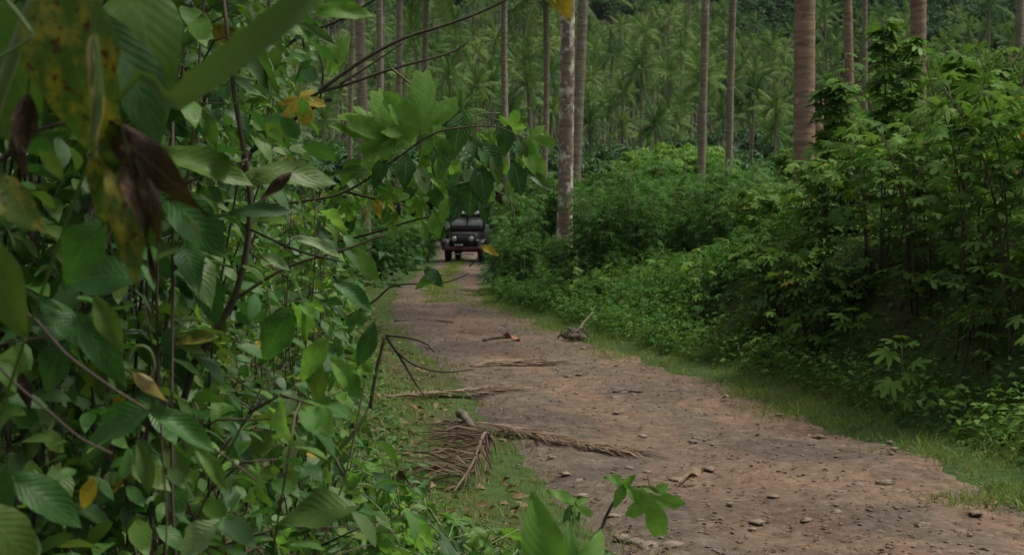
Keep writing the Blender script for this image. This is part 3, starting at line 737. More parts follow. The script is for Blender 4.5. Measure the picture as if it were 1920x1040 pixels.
for i in range(26):
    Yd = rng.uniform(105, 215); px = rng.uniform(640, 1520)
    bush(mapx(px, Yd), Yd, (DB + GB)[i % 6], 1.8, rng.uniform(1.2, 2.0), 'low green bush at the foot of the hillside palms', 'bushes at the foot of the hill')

# cassava-like shrubs: stems, umbrella tiers of fingered leaves (one foliage part each, leaves only a few pixels)
def cassava_mesh(seed, h, n, r, size, tpl=FING):
    rg = np.random.default_rng(seed); Ms = []; st = []
    ns = 7
    for k in range(ns):
        a = k * 2.4 + rg.normal(0, .3); q = r * rg.uniform(.15, .75); top = Vector((math.cos(a) * q, math.sin(a) * q, h * rg.uniform(.72, 1.0)))
        st.append(top)
        for j in range(n // ns):
            f = rg.random() ** .6; f2 = f if rg.random() < .88 else rg.random() * .5; c = Vector((top.x * (.25 + .75 * f2), top.y * (.25 + .75 * f2), top.z * (.12 + .88 * f2)))
            aa = rg.uniform(0, 6.28); d = Vector((math.cos(aa), math.sin(aa), rg.uniform(-.25, .3))); s = size * rg.uniform(.7, 1.2)
            ps = c + d * s * 1.4
            Ms.append(TM(ps, Vector((d.x, d.y, rg.uniform(-.6, 0))), Vector((rg.normal(0, .25), rg.normal(0, .25), 1)), s))
    V, T, U = scatter(*tpl, Ms); return V, T, U, st
CAS = []
for s in range(5):
    V, T, U, st = cassava_mesh(100 + s, 2.3, 380, .95, .20)
    sg = []
    for top in st:
        a, b_, c_ = tube([(top.x * .12, top.y * .12, -.1), (top.x * .4, top.y * .4, top.z * .5), tuple(top)], [.022, .017, .010], 5); sg.append(mesh_np('stem', a, b_, M['stem_brown'], c_))
    CAS.append((mesh_np('foliage', V, T, M['cassava'], U), sg))
def cassava(x, y, sc, label, group, k=None):
    k = int(rng.integers(5)) if k is None else k
    o = empty('cassava_shrub', gp(x, y), label, 'shrub', group, rng.uniform(0, 6.28)); Sx = Matrix.Scale(sc, 4)
    tag(link('foliage', CAS[k][0], o, Sx), kind='stuff')
    for m in CAS[k][1]: link('stem', m, o, Sx)
rows = []
for Yd, x0, x1, st_, h0 in [(27.5, .95, 4.6, .8, .78), (29.5, .3, 5.2, .85, .88), (31.8, -.05, 5.8, .9, .98), (34.5, .1, 6.2, .95, 1.05), (38, .15, 7, 1.05, 1.08), (42, .15, 7.5, 1.15, 1.12), (47, .35, 8.5, 1.25, 1.15), (53, .55, 9.5, 1.4, 1.2), (60, .6, 10.5, 1.6, 1.25)]:
    x = x0
    while x < x1:
        rows.append((x + rng.uniform(-.2, .2), Yd + rng.uniform(-.7, .7), h0 * (.84 if Yd < 45 else .92) * rng.uniform(.68, 1.2))); x += st_
for x, y, s in rows:
    pq = 960 + F * x / y
    if 1015 < pq < 1105 and y < 34: s *= .68
    if y < 33: cassava(x, y, s, 'fingered-leaf shrub in the front of the dense stand beside the track', 'front shrubs of the stand')
    else: cassava(x, y, s, 'fingered-leaf shrub in the back of the dense stand beside the track', 'back shrubs of the stand')
for Yd, x0, x1 in [(29, -6, -3.4), (31, -6.2, -3.7), (33, -6.2, -3.7), (35, -6.5, -3.8), (37, -6.8, -3.8), (40, -7, -3.85), (43.5, -7.2, -3.8), (47, -8, -3.75), (51, -8, -3.75), (55, -9, -3.75), (59, -9, -4.1), (64, -10, -4.6)]:
    x = x0
    while x < x1:
        cassava(x + rng.uniform(-.2, .2), Yd + rng.uniform(-.8, .8), rng.uniform(.62, .95), 'fingered-leaf shrub on the thicket side of the track near the jeep', 'shrubs on the thicket side near the jeep'); x += 1.15
for x, y, s_ in [(-3.45, 44, .75), (-3.4, 47.5, .8), (-3.45, 51, .8), (-3.5, 41, .7), (-3.6, 38, .65), (-3.3, 54.5, .85)]: cassava(x, y, s_, 'fingered-leaf shrub on the thicket side of the track near the jeep', 'shrubs on the thicket side near the jeep')
for i in range(14): cassava(rng.uniform(-2.6, 1.0) - (0 if i % 2 else 4), rng.uniform(76, 100), rng.uniform(1.0, 1.5), 'leafy shrub closing the track behind the jeep', 'shrubs behind the jeep')

# ------------------------------------------------------------------ big palmate bushes on the bank
def bank_bush(px, Yd, h, r, nstem, nleaf, fill, label, group=None, name='palmate_bush', size=(.10, .165), low=.30, keys=('palmate', 'palmate_f', 'palmate_y'), wts=(.90, .09, .01), x=None):
    x = mapx(px, Yd)
    if h >= 20: h = CAMZ + (HOR - h) / F * Yd - zg(x, Yd) - .12
    p = Plant(name, gp(x, Yd), label, 'bush', group); tops = []
    for k in range(nstem):
        a = k * 2.4 + rng.normal(0, .3); q = r * rng.uniform(.2, 1.0); hh = h * rng.uniform(.72, 1.02)
        b = p.base + Vector((math.cos(a) * .15, math.sin(a) * .15, -.08)); e = p.base + Vector((math.cos(a) * q, math.sin(a) * q, hh))
        m = b.lerp(e, .5) + Vector((-math.cos(a) * q * .15, -math.sin(a) * q * .15, .1 * hh))
        p.stem([b, m, e], .013, .005, 'stem_brown'); tops.append((b, m, e))
    def spot():
        b, m, e = tops[int(rng.integers(len(tops)))]; f = low + (1 - low) * rng.random() ** .75
        c = b.lerp(m, f * 2) if f < .5 else m.lerp(e, f * 2 - 1); a = rng.uniform(0, 6.28); rad = rng.uniform(.05, .55) * (1.15 - .55 * f) * r
        d = Vector((math.cos(a), math.sin(a), rng.uniform(-.55, .05)))
        return c + Vector((math.cos(a), math.sin(a), .1)) * rad, d
    for k in range(nleaf):
        c, d = spot(); s = rng.uniform(*size); p.leaf(pick(keys, wts), c, d, up_n(.35), s)
    Ms = []
    for k in range(fill):
        c, d = spot(); Ms.append(TM(c, d, up_n(.4), rng.uniform(*size) * .9))
    if Ms: p.foliage(FING5, Ms, 'palmate')
    return p
BB = [(1930, 11.8, 70, .85, 'palmate bush at the picture edge, nearest of those on the bank'), (1830, 12.9, 95, .95, 'wide palmate bush arching over the dark hollow in the bank'),
      (1740, 13.9, 150, .85, 'palmate bush in front of the wide reddish trunk'), (1650, 15.0, 190, .85, 'palmate bush below the narrow reddish trunk'),
      (1570, 17.0, 270, .75, 'palmate bush at the foot of the thickest reddish palm'), (1490, 19.5, 330, .8, 'rounded palmate bush where the bank meets the fingered-leaf stand'),
      (1440, 22.5, 310, .8, 'palmate bush overlapping the end of the fingered-leaf stand'), (1410, 25.5, 325, .8, 'lower palmate bush beside the fingered-leaf stand'),
      (1470, 17.0, 420, .6, 'small palmate bush low on the bank before the fingered-leaf stand'), (1540, 15.2, 440, .6, 'low palmate bush hanging over the edge of the dark hollow')]
for px, Yd, h, r, lb in BB: bank_bush(px, Yd, h, r, 7, 270, 1300, lb, 'palmate bushes along the bank', low=.06)
for px, Yd, h, r in [(1990, 13.5, 22, 1.0), (1900, 15, 35, 1.0), (1790, 16, 50, 1.0), (1690, 18.5, 80, 1.0), (1610, 21, 140, 1.0), (1850, 18.5, 75, 1.1), (1540, 23.5, 235, 1.0), (1750, 22, 105, 1.1), (1650, 25, 125, 1.1), (1480, 27, 285, 1.0), (1570, 29, 200, 1.1)]:
    bank_bush(px, Yd, h, r, 6, 60, 1050, 'palmate bush in the second row behind the bank front', 'bushes behind the bank front', low=.02)
for i in range(30):
    Yd = rng.uniform(11.5, 29); x = float(rr(Yd)) + rng.uniform(.55, 1.7); px = 960 + F * x / Yd
    if 1540 < px < 1780 and Yd < 17: continue
    bank_bush(px, Yd, rng.uniform(.35, .85), .32, 4, 26, 60, 'knee-high palmate weed growing on the slope of the bank', 'weeds on the slope of the bank', 'palmate_weed', (.07, .14), .2, ('palmate', 'palmate_f'), (.7, .3))
# tall saplings sticking out above the bushes
for px, Yd, h, lb in [(1560, 18.0, 75, 'tall slender sapling with tiers of palmate leaves beside the thickest palm'), (1682, 15.5, 20, 'tallest sapling reaching the top edge beside the wide reddish trunk'), (1815, 14.5, 55, 'sapling with a flat crown of pale palmate leaves above the bank bushes')]:
    bank_bush(px, Yd, h, .34, 2, 120, 160, lb, None, 'palmate_sapling', (.12, .19), .40)
# two pale seedlings on the bank verge
def seedling(px, py_base, py_top, label, leaves):
    b = gnd(px, py_base); Yd = b.y
    p = Plant('papaya_seedling', b, label, 'seedling'); tp = at(px, py_top, Yd)
    p.stem([b - Vector((0, 0, .05)), b.lerp(tp, .5) + Vector((.01, 0, 0)), tp], .010, .006, 'stem_green')
    for (x0, y0, x1, y1, wd) in leaves:
        a = at(x0, y0, Yd - .02); c = at(x1, y1, Yd - .16); d = c - a
        L = d.length; p.leaf(ME['palmate_f'][int(rng.integers(2))], a + d * .45, d + Vector((0, -.06, -.02)), Vector((0, -.55, 1)), L * .62)
    return p
seedling(1690, 790, 640, 'pale green papaya-like seedling standing alone on the grassy bank', [(1690, 640, 1692, 618, 50), (1690, 650, 1640, 668, 50), (1690, 690, 1745, 668, 45), (1690, 700, 1650, 735, 40), (1690, 690, 1722, 715, 40), (1690, 740, 1712, 765, 40), (1690, 645, 1662, 632, 40), (1690, 645, 1725, 640, 40)])
seedling(1596, 690, 590, 'smaller pale papaya-like seedling in the dark hollow of the bank', [(1596, 590, 1600, 566, 50), (1596, 592, 1560, 590, 50), (1596, 592, 1636, 590, 45), (1596, 600, 1565, 612, 40), (1596, 600, 1625, 612, 40)])

# ------------------------------------------------------------------ ground cover and grass
def on_ground(n, fx, y0, y1, wpow=1.0):
    y = y0 + (y1 - y0) * rng.random(n) ** wpow; u = rng.random(n); x = fx(y, u); return x, y
def leaf_cover(name, label, x, y, size, hmax, mat, tpl=SIMPLE, tilt=.5):
    z = zt(x, y) + rng.random(len(x)) ** 1.6 * hmax; Ms = []
    for i in range(len(x)):
        a = rng.uniform(0, 6.28); d = Vector((math.cos(a), math.sin(a), rng.uniform(-.4, .3)))
        Ms.append(TM((x[i], y[i], z[i]), d, up_n(tilt), rng.uniform(*size)))
    V, T, U = scatter(*tpl, Ms); tag(link(name, mesh_np(name, V, T, M[mat], U)), label, 'ground cover', None, 'stuff')
x, y = on_ground(38000, lambda y, u: rr(y) + .35 + 3.6 * u ** 1.15, 7.5, 33, 1.25)
leaf_cover('creeper_cover', 'low leafy creeper carpeting the bank beside the track', x, y, (.05, .115), .34, 'creeper', SIMPLE, .65)
x, y = on_ground(12000, lambda y, u: rr(y) + .25 + 2.6 * u ** 1.1, 17, 34)
k = (np.sin(x * 3.1 + y * .9) + np.sin(y * 2.3 - x * 1.7) + rng.normal(0, .8, len(x))) > -.2; x, y = x[k], y[k]
leaf_cover('verge_weeds', 'bright knee-high weeds in front of the fingered-leaf stand', x, y, (.06, .13), .42, 'cassava', FING5)
x, y = on_ground(9000, lambda y, u: -12 + 26 * u, 34, 110)
k = (x < rl(y) - .2) | (x > rr(y) + .2)
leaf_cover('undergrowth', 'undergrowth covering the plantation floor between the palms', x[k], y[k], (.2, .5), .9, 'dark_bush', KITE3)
x, y = on_ground(12000, lambda y, u: (-.34 + .74 * u) * y, 70, 290)
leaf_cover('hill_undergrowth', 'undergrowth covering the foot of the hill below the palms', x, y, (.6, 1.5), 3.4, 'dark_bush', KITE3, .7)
x, y = on_ground(14000, lambda y, u: rl(y) - .75 - 4.2 * u ** 1.2, 2.5, 26, 1.3)
leaf_cover('thicket_floor_weeds', 'small weeds on the thicket floor beside the track', x, y, (.03, .09), .28, 'leaf', SIMPLE, .7)
x, y = on_ground(5000, lambda y, u: rl(y) - .1 - 4.2 * u, 2, 26, 1.3)
leaf_cover('leaf_litter', 'brown fallen leaves under the thicket', x, y, (.04, .12), .06, 'litter', SIMPLE, .5)
def blades(name, label, x, y, h, wd, mat, lean=.5):
    k = np.array([noise.noise((a * 1.6, b_ * 1.6, 1.0)) + .6 * noise.noise((a * 5, b_ * 5, 3.0)) for a, b_ in zip(x, y)]) + rng.normal(0, .22, len(x)) > -.12; x, y = x[k], y[k]; n = len(x); V = np.zeros((n, 5, 3)); z = zt(x, y); a = rng.random(n) * 6.283; hh = h[0] + (h[1] - h[0]) * rng.random(n) ** 1.5
    ca, sa = np.cos(a), np.sin(a); lx = rng.normal(0, lean, n) * hh; ly = rng.normal(0, lean, n) * hh; w_ = wd * (.6 + .8 * rng.random(n))
    for j, (t, ww) in enumerate(((0, 1), (0, -1), (.55, .8), (.55, -.8), (1, 0))):
        V[:, j, 0] = x + ca * w_ * ww + lx * t * t; V[:, j, 1] = y + sa * w_ * ww + ly * t * t; V[:, j, 2] = z - .01 + hh * (t - .25 * t * t)
    T = np.array([(0, 1, 3), (0, 3, 2), (2, 3, 4)])[None] + (np.arange(n) * 5)[:, None, None]
    tag(link(name, mesh_np(name, V.reshape(-1, 3), T.reshape(-1, 3), M[mat])), label, 'grass', None, 'stuff')
def wob(y): return .12 * np.sin(y * 1.3) + .12 * np.sin(y * 3.3 + 1) + .08 * np.sin(y * 7.0) + .09 * rng.normal(0, 1, len(y))
x, y = on_ground(52000, lambda y, u: rr(y) - .30 + wob(y) * 1.5 + 1.4 * u ** .8, 7, 34, 1.4)
blades('grass', 'short bright grass along the bank edge of the track', x, y, (.03, .13), .0035, 'grass')
x, y = on_ground(46000, lambda y, u: rl(y) + .20 + wob(y + 4) * 1.3 - 1.7 * u ** .85, 5, 34, 1.4)
blades('grass', 'thin yellowish grass along the thicket side of the track', x, y, (.025, .11), .003, 'grass_dry')
x, y = on_ground(9000, lambda y, u: rl(y) + (rr(y) - rl(y)) * (.34 + .22 * u) + wob(y), 34, 60)
blades('grass', 'grass strip growing between the wheel tracks in front of the jeep', x, y, (.05, .16), .006, 'grass')
x, y = on_ground(5000, lambda y, u: rl(y) + .75 + .75 * u + wob(y) , 29, 38)
blades('grass', 'grass patch on the inside of the bend of the track', x, y, (.04, .12), .006, 'grass')
x, y = on_ground(2600, lambda y, u: rl(y) + (rr(y) - rl(y)) * u, 7, 30, 1.3)
blades('grass', 'sparse grass sprouting through the gravel of the track', x, y, (.01, .035), .003, 'grass_dry', .8)

# ------------------------------------------------------------------ stones and litter on the track
def rock(seed, flat=.38):
    r = np.random.default_rng(seed); V = []; U = []
    import bmesh
    bm = bmesh.new(); bmesh.ops.create_icosphere(bm, subdivisions=2, radius=1.0)
    for v in bm.verts:
        n = noise.noise(v.co * 1.3 + Vector((seed * 3.1, 0, 0))); c = v.co.copy(); v.co = c * (1 + .7 * n + .25 * noise.noise(c * 3.1 + Vector((0, seed, 0)))); v.co.z *= flat; v.co.x *= 1.25
    bmesh.ops.triangulate(bm, faces=bm.faces); V = np.array([tuple(v.co) for v in bm.verts]); T = np.array([[v.index for v in f.verts] for f in bm.faces]); bm.free(); return V, T
RK = [rock(i) for i in range(5)]; RM = [mesh_np('stone', v, t, M['stone'], None, False) for v, t in RK]
def road_z(x, y): return float(hill(y)) + .012 + .030 * noise.noise((x * 1.3, y * 1.3, 0)) + .016 * noise.noise((x * 4.2, y * 4.2, 2))
hero = [(1190, 1018, .05), (1215, 1026, .06), (1255, 1028, .055), (1240, 915, .05), (1165, 1010, .045), (1568, 962, .035), (1610, 912, .04), (1575, 928, .03), (1215, 885, .03), (1188, 738, .03), (1170, 736, .035), (1300, 832, .03), (1330, 880, .04), (1060, 895, .03), (1085, 905, .03), (1265, 895, .035), (1460, 780, .03), (1535, 820, .045), (1420, 985, .04), (1730, 985, .05), (1660, 905, .05), (1800, 1000, .04)]
for px, py, s in hero + [(None, None, .03)] * 78:
    if px is None:
        y = 7.2 + 16 * rng.random() ** 1.5; x = rl(y) + (rr(y) - rl(y)) * rng.uniform(.02, .98); s = rng.uniform(.014, .04)
    else: q = gnd(px, py); x, y = q.x, q.y
    o = link('stone', RM[int(rng.integers(5))], None, Matrix.Translation((x, y, road_z(x, y) - s * .08)) @ Matrix.Rotation(rng.uniform(0, 6.28), 4, 'Z') @ Matrix.Scale(s, 4))
    tag(o, 'loose grey-brown stone lying on the dirt track', 'stone', 'loose stones on the track')
Ms = []
OCT = (np.array([(1, 0, 0), (-1, 0, 0), (0, 1, 0), (0, -1, 0), (0, 0, .6), (0, 0, -.6)], float), np.array([(0, 2, 4), (2, 1, 4), (1, 3, 4), (3, 0, 4), (2, 0, 5), (1, 2, 5), (3, 1, 5), (0, 3, 5)]), None)
for i in range(4200):
    y = 7.0 + 23 * rng.random() ** 1.6; u = rng.random(); x = float(rl(y) + (rr(y) - rl(y)) * u); s = .005 + .016 * rng.random() ** 3
    Ms.append(Matrix.Translation((x, y, road_z(x, y) + s * .2)) @ Matrix.Rotation(rng.uniform(0, 6.28), 4, 'Z') @ Matrix.Diagonal((s * rng.uniform(.8, 1.6), s, s * rng.uniform(.35, .7), 1)))
V, T, U = scatter(OCT[0], OCT[1], None, Ms); tag(link('gravel', mesh_np('gravel', V, T, M['stone'], None, False)), 'fine loose gravel strewn over the dirt track', 'gravel', None, 'stuff')
Ms = []
for i in range(1700):
    y = 7.0 + 24 * rng.random() ** 1.5; u = rng.random(); x = float(rl(y) + (rr(y) - rl(y)) * u); a = rng.uniform(0, 6.28)
    Ms.append(TM((x, y, road_z(x, y) + .012), Vector((math.cos(a), math.sin(a), rng.normal(0, .1))), up_n(.3), rng.uniform(.02, .06)))
V, T, U = scatter(*SIMPLE, Ms); tag(link('road_litter', mesh_np('road_litter', V, T, M['litter'], U)), 'scraps of dry leaf scattered over the track', 'litter', None, 'stuff')

# dry palm fronds: a woody rachis and the withered leaflets
def dry_frond(name_label, P, n, ll, spread, seed, r0=.022, bias=0.0, lw=.007, droop=.0, mat='frond_dead', stub=None):
    r = np.random.default_rng(seed); base = Vector((P[0][0], P[0][1], zg(P[0][0], P[0][1])))
    p = Plant('dry_palm_frond', base, name_label, 'palm frond'); p.stem(P, r0, .004, 'dead_wood', 'rachis', 6)
    Q = smooth_path(P, 10); g = G(); c = 0; Vs = []; Ts = []; Us = []
    for k in range(n):
        t = .08 + .9 * r.random(); i = min(len(Q) - 2, int(t * (len(Q) - 1))); o = Q[i]; tg = (Q[i + 1] - Q[i]).normalized(); sd = Vector((-tg.y, tg.x, 0)) * (1 if r.random() < .5 + bias else -1)
        d = (tg * (1 - spread * .5) + sd * spread * r.uniform(.4, 1.2)); d.z = 0; d.normalize(); l = ll * r.uniform(.5, 1.15)
        e = o + d * l; m = o + d * l * .5 + Vector((r.normal(0, .02), r.normal(0, .02), 0))
        m.z = max(o.z * (.6) + .02, zg(m.x, m.y) + .015 + r.uniform(0, .05)); e.z = zg(e.x, e.y) + .012 + r.uniform(0, .05) ; w_ = Vector((-d.y, d.x, r.normal(0, .5))) * lw
        Vs += [tuple(o - w_ * .6 - base), tuple(o + w_ * .6 - base), tuple(m - w_ - base), tuple(m + w_ - base), tuple(e - base)]; Ts += [(c, c + 1, c + 3), (c, c + 3, c + 2), (c + 2, c + 3, c + 4)]; Us += [(0, 0), (0, 1), (.5, 0), (.5, 1), (1, .5)]; c += 5
    tag(link('leaflets', mesh_np('leaflets', Vs, Ts, M[mat], Us), p.o), kind='stuff')
    return p
def gl(px, py, h=.04): q = gnd(px, py); return Vector((q.x, q.y, q.z + h))
f1 = dry_frond('long dry palm frond stretched from the verge across the track', [gl(835, 800, .05), gl(930, 812, .06), gl(1020, 828, .05), gl(1100, 844, .04), gl(1185, 858, .02)], 260, .42, .34, 3, .012, .0, .005)
# its thick dark butt on the grass
b = gl(872, 800, .02)
q = Plant('frond_butt', gnd(868, 815), 'dark woody frond butt lying on the grass at the end of the long dry frond', 'frond butt')
q.stem([gl(862, 795, .10), gl(880, 815, .09), gl(897, 838, .06), gl(915, 850, .04)], .04, .018, 'dead_wood', 'stalk', 5, .006, 8)
hb = gl(905, 862, 0); f2 = Plant('dry_palm_frond', hb, 'heaped brown palm frond with drooping leaflets in the weeds at the thicket foot', 'palm frond')
RP = [gl(918, 842, .05), gl(912, 862, .20), gl(903, 888, .24), gl(885, 915, .15), gl(850, 940, .05)]; f2.stem(RP, .02, .006, 'dead_wood', 'rachis', 6); Q = smooth_path(RP, 8); Vs = []; Ts = []; Us = []; c = 0
for k in range(300):
    o = Q[int(rng.integers(len(Q) - 4))] + Vector(rng.normal(0, .02, 3)); hang = rng.random() < .28; l = rng.uniform(.2, .38) if hang else rng.uniform(.25, .62)
    a = rng.normal(4.6, .6) if hang else rng.normal(3.2, .42)
    e = o + Vector((math.cos(a) * l * (.35 if hang else 1), math.sin(a) * l * .6, 0)); e.z = zg(e.x, e.y) + (.015 if hang else rng.uniform(.01, .22)); m = o.lerp(e, .5) + Vector((rng.normal(0, .02), rng.normal(0, .02), rng.uniform(-.02, .07)))
    w_ = Vector((rng.normal(0, .6), rng.normal(0, 1), rng.normal(0, .6))).normalized() * rng.uniform(.003, .008)
    Vs += [tuple(o - w_ * .6 - hb), tuple(o + w_ * .6 - hb), tuple(m - w_ - hb), tuple(m + w_ - hb), tuple(e - hb)]; Ts += [(c, c + 1, c + 3), (c, c + 3, c + 2), (c + 2, c + 3, c + 4)]; Us += [(0, 0), (0, 1), (.5, 0), (.5, 1), (1, .5)]; c += 5
tag(link('leaflets', mesh_np('leaflets', Vs, Ts, M['frond_brown'], Us), f2.o), kind='stuff')
f3 = dry_frond('thin dry palm frond lying flat near the bare forked twig', [gl(725, 752, .04), gl(800, 746, .05), gl(870, 742, .04), gl(960, 734, .02)], 190, .50, .34, 5, .014, 0, .0055)
f4 = dry_frond('faint pale palm frond scraps across the middle of the track', [gl(880, 690, .02), gl(940, 686, .03), gl(1040, 683, .02)], 130, .50, .40, 6, .008, 0, .006)
# husks, sticks and a root clump
def husk(px, py, L, az, label, mat='husk', name='coconut_husk', wd=.35, lift=.03):
    q = gnd(px, py); V, T, U = t_ovate(wd, 9, .9, -.15, .02, .10, 0, .4, .5, .4)
    V2 = V.copy(); V2[:, 2] -= .06; n = len(V); E = []
    T2 = T[:, ::-1] + n
    m = mesh_np(name, np.concatenate([V, V2]), np.concatenate([T, T2]), M[mat], np.concatenate([U, U]))
    tag(link(name, m, None, Matrix.Translation((q.x, q.y, q.z + lift)) @ Matrix.Rotation(az, 4, 'Z') @ Matrix.Rotation(-.15, 4, 'Y') @ Matrix.Scale(L, 4)), label, 'husk')
husk(975, 642, .30, 2.6, 'orange-brown curled husk on the track near the dark stick')
husk(1272, 912, .22, .6, 'pale tan strip of husk lying on the near part of the track', 'twig_tan', 'bark_strip', .38)
husk(1350, 752, .10, .2, 'tiny pale husk scrap at the grass edge of the track', 'twig_tan', 'bark_strip', .5)
for pts, r_, lb in [([(905, 640), (930, 636), (958, 634), (972, 632)], .025, 'dark stick lying across the track before the orange husk'), ([(1150, 737), (1175, 735), (1205, 738)], .014, 'small dark stick in the middle of the track'), ([(740, 603), (800, 602), (850, 606)], .02, 'thin brown stick across the bend of the track')]:
    b = gl(*pts[0], 0); p = Plant('fallen_stick', b, lb, 'stick'); p.stem([gl(x, y, r_ * .8) for x, y in pts], r_, r_ * .5, 'stem_dark', 'shaft', 4, .006)
b = gl(1085, 634, 0); p = Plant('uprooted_stump', b, 'uprooted stump with a pale stick at the bank edge of the track', 'stump')
p.stem([gl(1070, 640, .06), gl(1088, 632, .14), gl(1112, 622, .30)], .028, .012, 'dead_wood', 'stalk', 4, .008)
link('root_clod', mesh_np('root_clod', RK[2][0] * np.array((.15, .11, .14)), RK[2][1], M['dead_wood'], None, False), p.o, Matrix.Translation(gl(1078, 637, .05) - p.base))
for k in range(14):
    a = rng.uniform(0, 6.28); l = rng.uniform(.1, .26); p.stem([gl(1078, 637, .08), gl(1078, 637, .10 + rng.uniform(0, .08)) + Vector((math.cos(a) * l * .6, math.sin(a) * l * .6, 0)), gl(1078, 637, .02) + Vector((math.cos(a) * l * 1.2, math.sin(a) * l * 1.2, 0))], .014, .004, 'dead_wood', 'root', 3, .012)

# ------------------------------------------------------------------ the jeep
JY = 56.0
jx = mapx(880, JY); jb = Vector((jx, JY, zg(jx, JY) + .02))
jeep = empty('jeep', jb, 'dark jeep with round headlights and bright windscreen coming down the track', 'jeep', None, R(-7)); jeep.scale = (.9, .9, .97)
def jp(name, V, T, mat, par=jeep, smooth=False, U=None, bev=0.0):
    o = link(name, mesh_np(name, V, T, M[mat], U, smooth), par)
    if bev:
        b_ = o.modifiers.new('bevel', 'BEVEL'); b_.width = bev; b_.segments = 2; b_.limit_method = 'ANGLE'
    return o
def quadbox(pts8):
    T = box(0, 1, 0, 1, 0, 1)[1]; return np.array(pts8, float), T
# local axes: -Y is the front, towards the camera
jp('hood', *quadbox([(-.56, -1.75, .78), (.56, -1.75, .78), (-.66, -.55, .78), (.66, -.55, .78), (-.52, -1.72, 1.14), (.52, -1.72, 1.14), (-.62, -.55, 1.22), (.62, -.55, 1.22)]), 'paint', bev=.05)
gr = jp('grille', *box(-.50, .50, -1.82, -1.755, .62, 1.10), 'black', bev=.02)
for k in range(7):
    x = -.21 + k * .07; jp('grille_bar', *box(x - .012, x + .012, -1.85, -1.822, .66, 1.06), 'paint', gr)
def disc(x, y, z, r, dpt, k=16):
    return tube([(x, y, z), (x, y - dpt * .6, z), (x, y - dpt, z)], [r, r, r * .7], k)
for s in (-1, 1):
    V, T, U = disc(s * .37, -1.82, .92, .115, .06); hl = jp('headlight', V, T, 'chrome', jeep, True)
    V, T, U = disc(s * .37, -1.87, .92, .095, .05); jp('lens', V, T, 'lamp', hl, True)
    V, T, U = disc(s * .60, -1.62, .86, .05, .05); jp('marker_light', V, T, 'lamp', jeep, True)
    # fender arch
    P = [(s * .74, -1.80, .52), (s * .74, -1.72, .80), (s * .74, -1.45, .90), (s * .74, -1.0, .88), (s * .74, -.72, .62)]
    V = []; 
    for (x, y, z) in smooth_path(P, 4):
        V += [(x - .17, y, z), (x + .17, y, z), (x + .17, y, z - .06), (x - .17, y, z - .06)]
    jp('fender', np.array(V), np.array(grid_tris(len(V) // 4, 4, True)), 'paint')
    for yw in (-1.32, 1.35):
        prof = [(-.11, .20), (-.11, .36), (-.085, .405), (.085, .405), (.11, .36), (.11, .20)]; V = []; n = 24
        for i in range(n):
            a = 2 * math.pi * i / n
            for (dx, rr_) in prof: V.append((s * .72 + dx, yw + rr_ * math.cos(a), .40 + rr_ * math.sin(a)))
        T = []
        for i in range(n):
            for j in range(6):
                a_, b_ = i * 6 + j, i * 6 + (j + 1) % 6; c_, d_ = ((i + 1) % n) * 6 + j, ((i + 1) % n) * 6 + (j + 1) % 6; T += [(a_, b_, d_), (a_, d_, c_)]
        wh = jp('wheel', np.array(V), np.array(T), 'rubber', jeep, False)
        V, T, U = tube([(s * .66, yw, .40), (s * .80, yw, .40), (s * .835, yw, .40)], [.20, .20, .09], 16); jp('rim', V, T, 'chrome', wh, True)
    # mirror on a stalk
    V, T, U = tube([(s * .72, -.62, 1.25), (s * .88, -.75, 1.36)], [.012, .012], 5); jp('mirror_arm', V, T, 'black'); jp('mirror', *box(s * .90 - .07, s * .90 + .07, -.78, -.74, 1.28, 1.50), 'chrome', bev=.015)
jp('bumper', *box(-.80, .80, -2.02, -1.92, .46, .60), 'rust', bev=.02)
for s in (-1, 1): jp('bumper_bracket', *box(s * .42 - .04, s * .42 + .04, -1.92, -1.70, .49, .57), 'black')
pt = jp('number_plate', *box(-.36, .06, -2.045, -2.022, .60, .74), 'black')
for k, (x, w_) in enumerate([(-.32, .05), (-.25, .035), (-.19, .05), (-.10, .03), (-.05, .045), (.0, .03)]): jp('plate_mark', *box(x, x + w_, -2.052, -2.046, .635 + .01 * (k % 2), .705), 'white', pt)
jp('skid_bar', *box(-.5, .5, -1.98, -1.94, .30, .345), 'chrome', bev=.01)
jp('chassis', *box(-.55, .55, -1.70, 1.95, .40, .62), 'black')
jp('body', *quadbox([(-.78, -.55, .60), (.78, -.55, .60), (-.80, 2.10, .60), (.80, 2.10, .60), (-.78, -.55, 1.26), (.78, -.55, 1.26), (-.80, 2.10, 1.30), (.80, 2.10, 1.30)]), 'paint', bev=.04)
cowl = jp('hood_trim', *box(-.46, .46, -1.78, -1.735, 1.125, 1.155), 'chrome')
wf = G()
for b_ in [(-.76, -.68, -.60, -.54, 1.24, 1.86), (.68, .76, -.60, -.54, 1.24, 1.86), (-.68, .68, -.60, -.54, 1.24, 1.44), (-.68, .68, -.60, -.54, 1.80, 1.86), (-.025, .025, -.60, -.54, 1.44, 1.80)]: wf.add(*box(*b_))
V, T, U, I = wf.out(); wfo = jp('windscreen_frame', V, T, 'paint')
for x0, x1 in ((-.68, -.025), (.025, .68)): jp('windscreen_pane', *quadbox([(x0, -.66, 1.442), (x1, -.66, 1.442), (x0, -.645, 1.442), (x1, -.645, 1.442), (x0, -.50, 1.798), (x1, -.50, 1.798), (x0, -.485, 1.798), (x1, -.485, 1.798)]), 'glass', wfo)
jp('roof', *quadbox([(-.80, -.72, 1.862), (.80, -.72, 1.862), (-.82, 2.10, 1.862), (.82, 2.10, 1.862), (-.76, -.60, 2.02), (.76, -.60, 2.02), (-.78, 2.05, 2.06), (.78, 2.05, 2.06)]), 'paint', bev=.05)
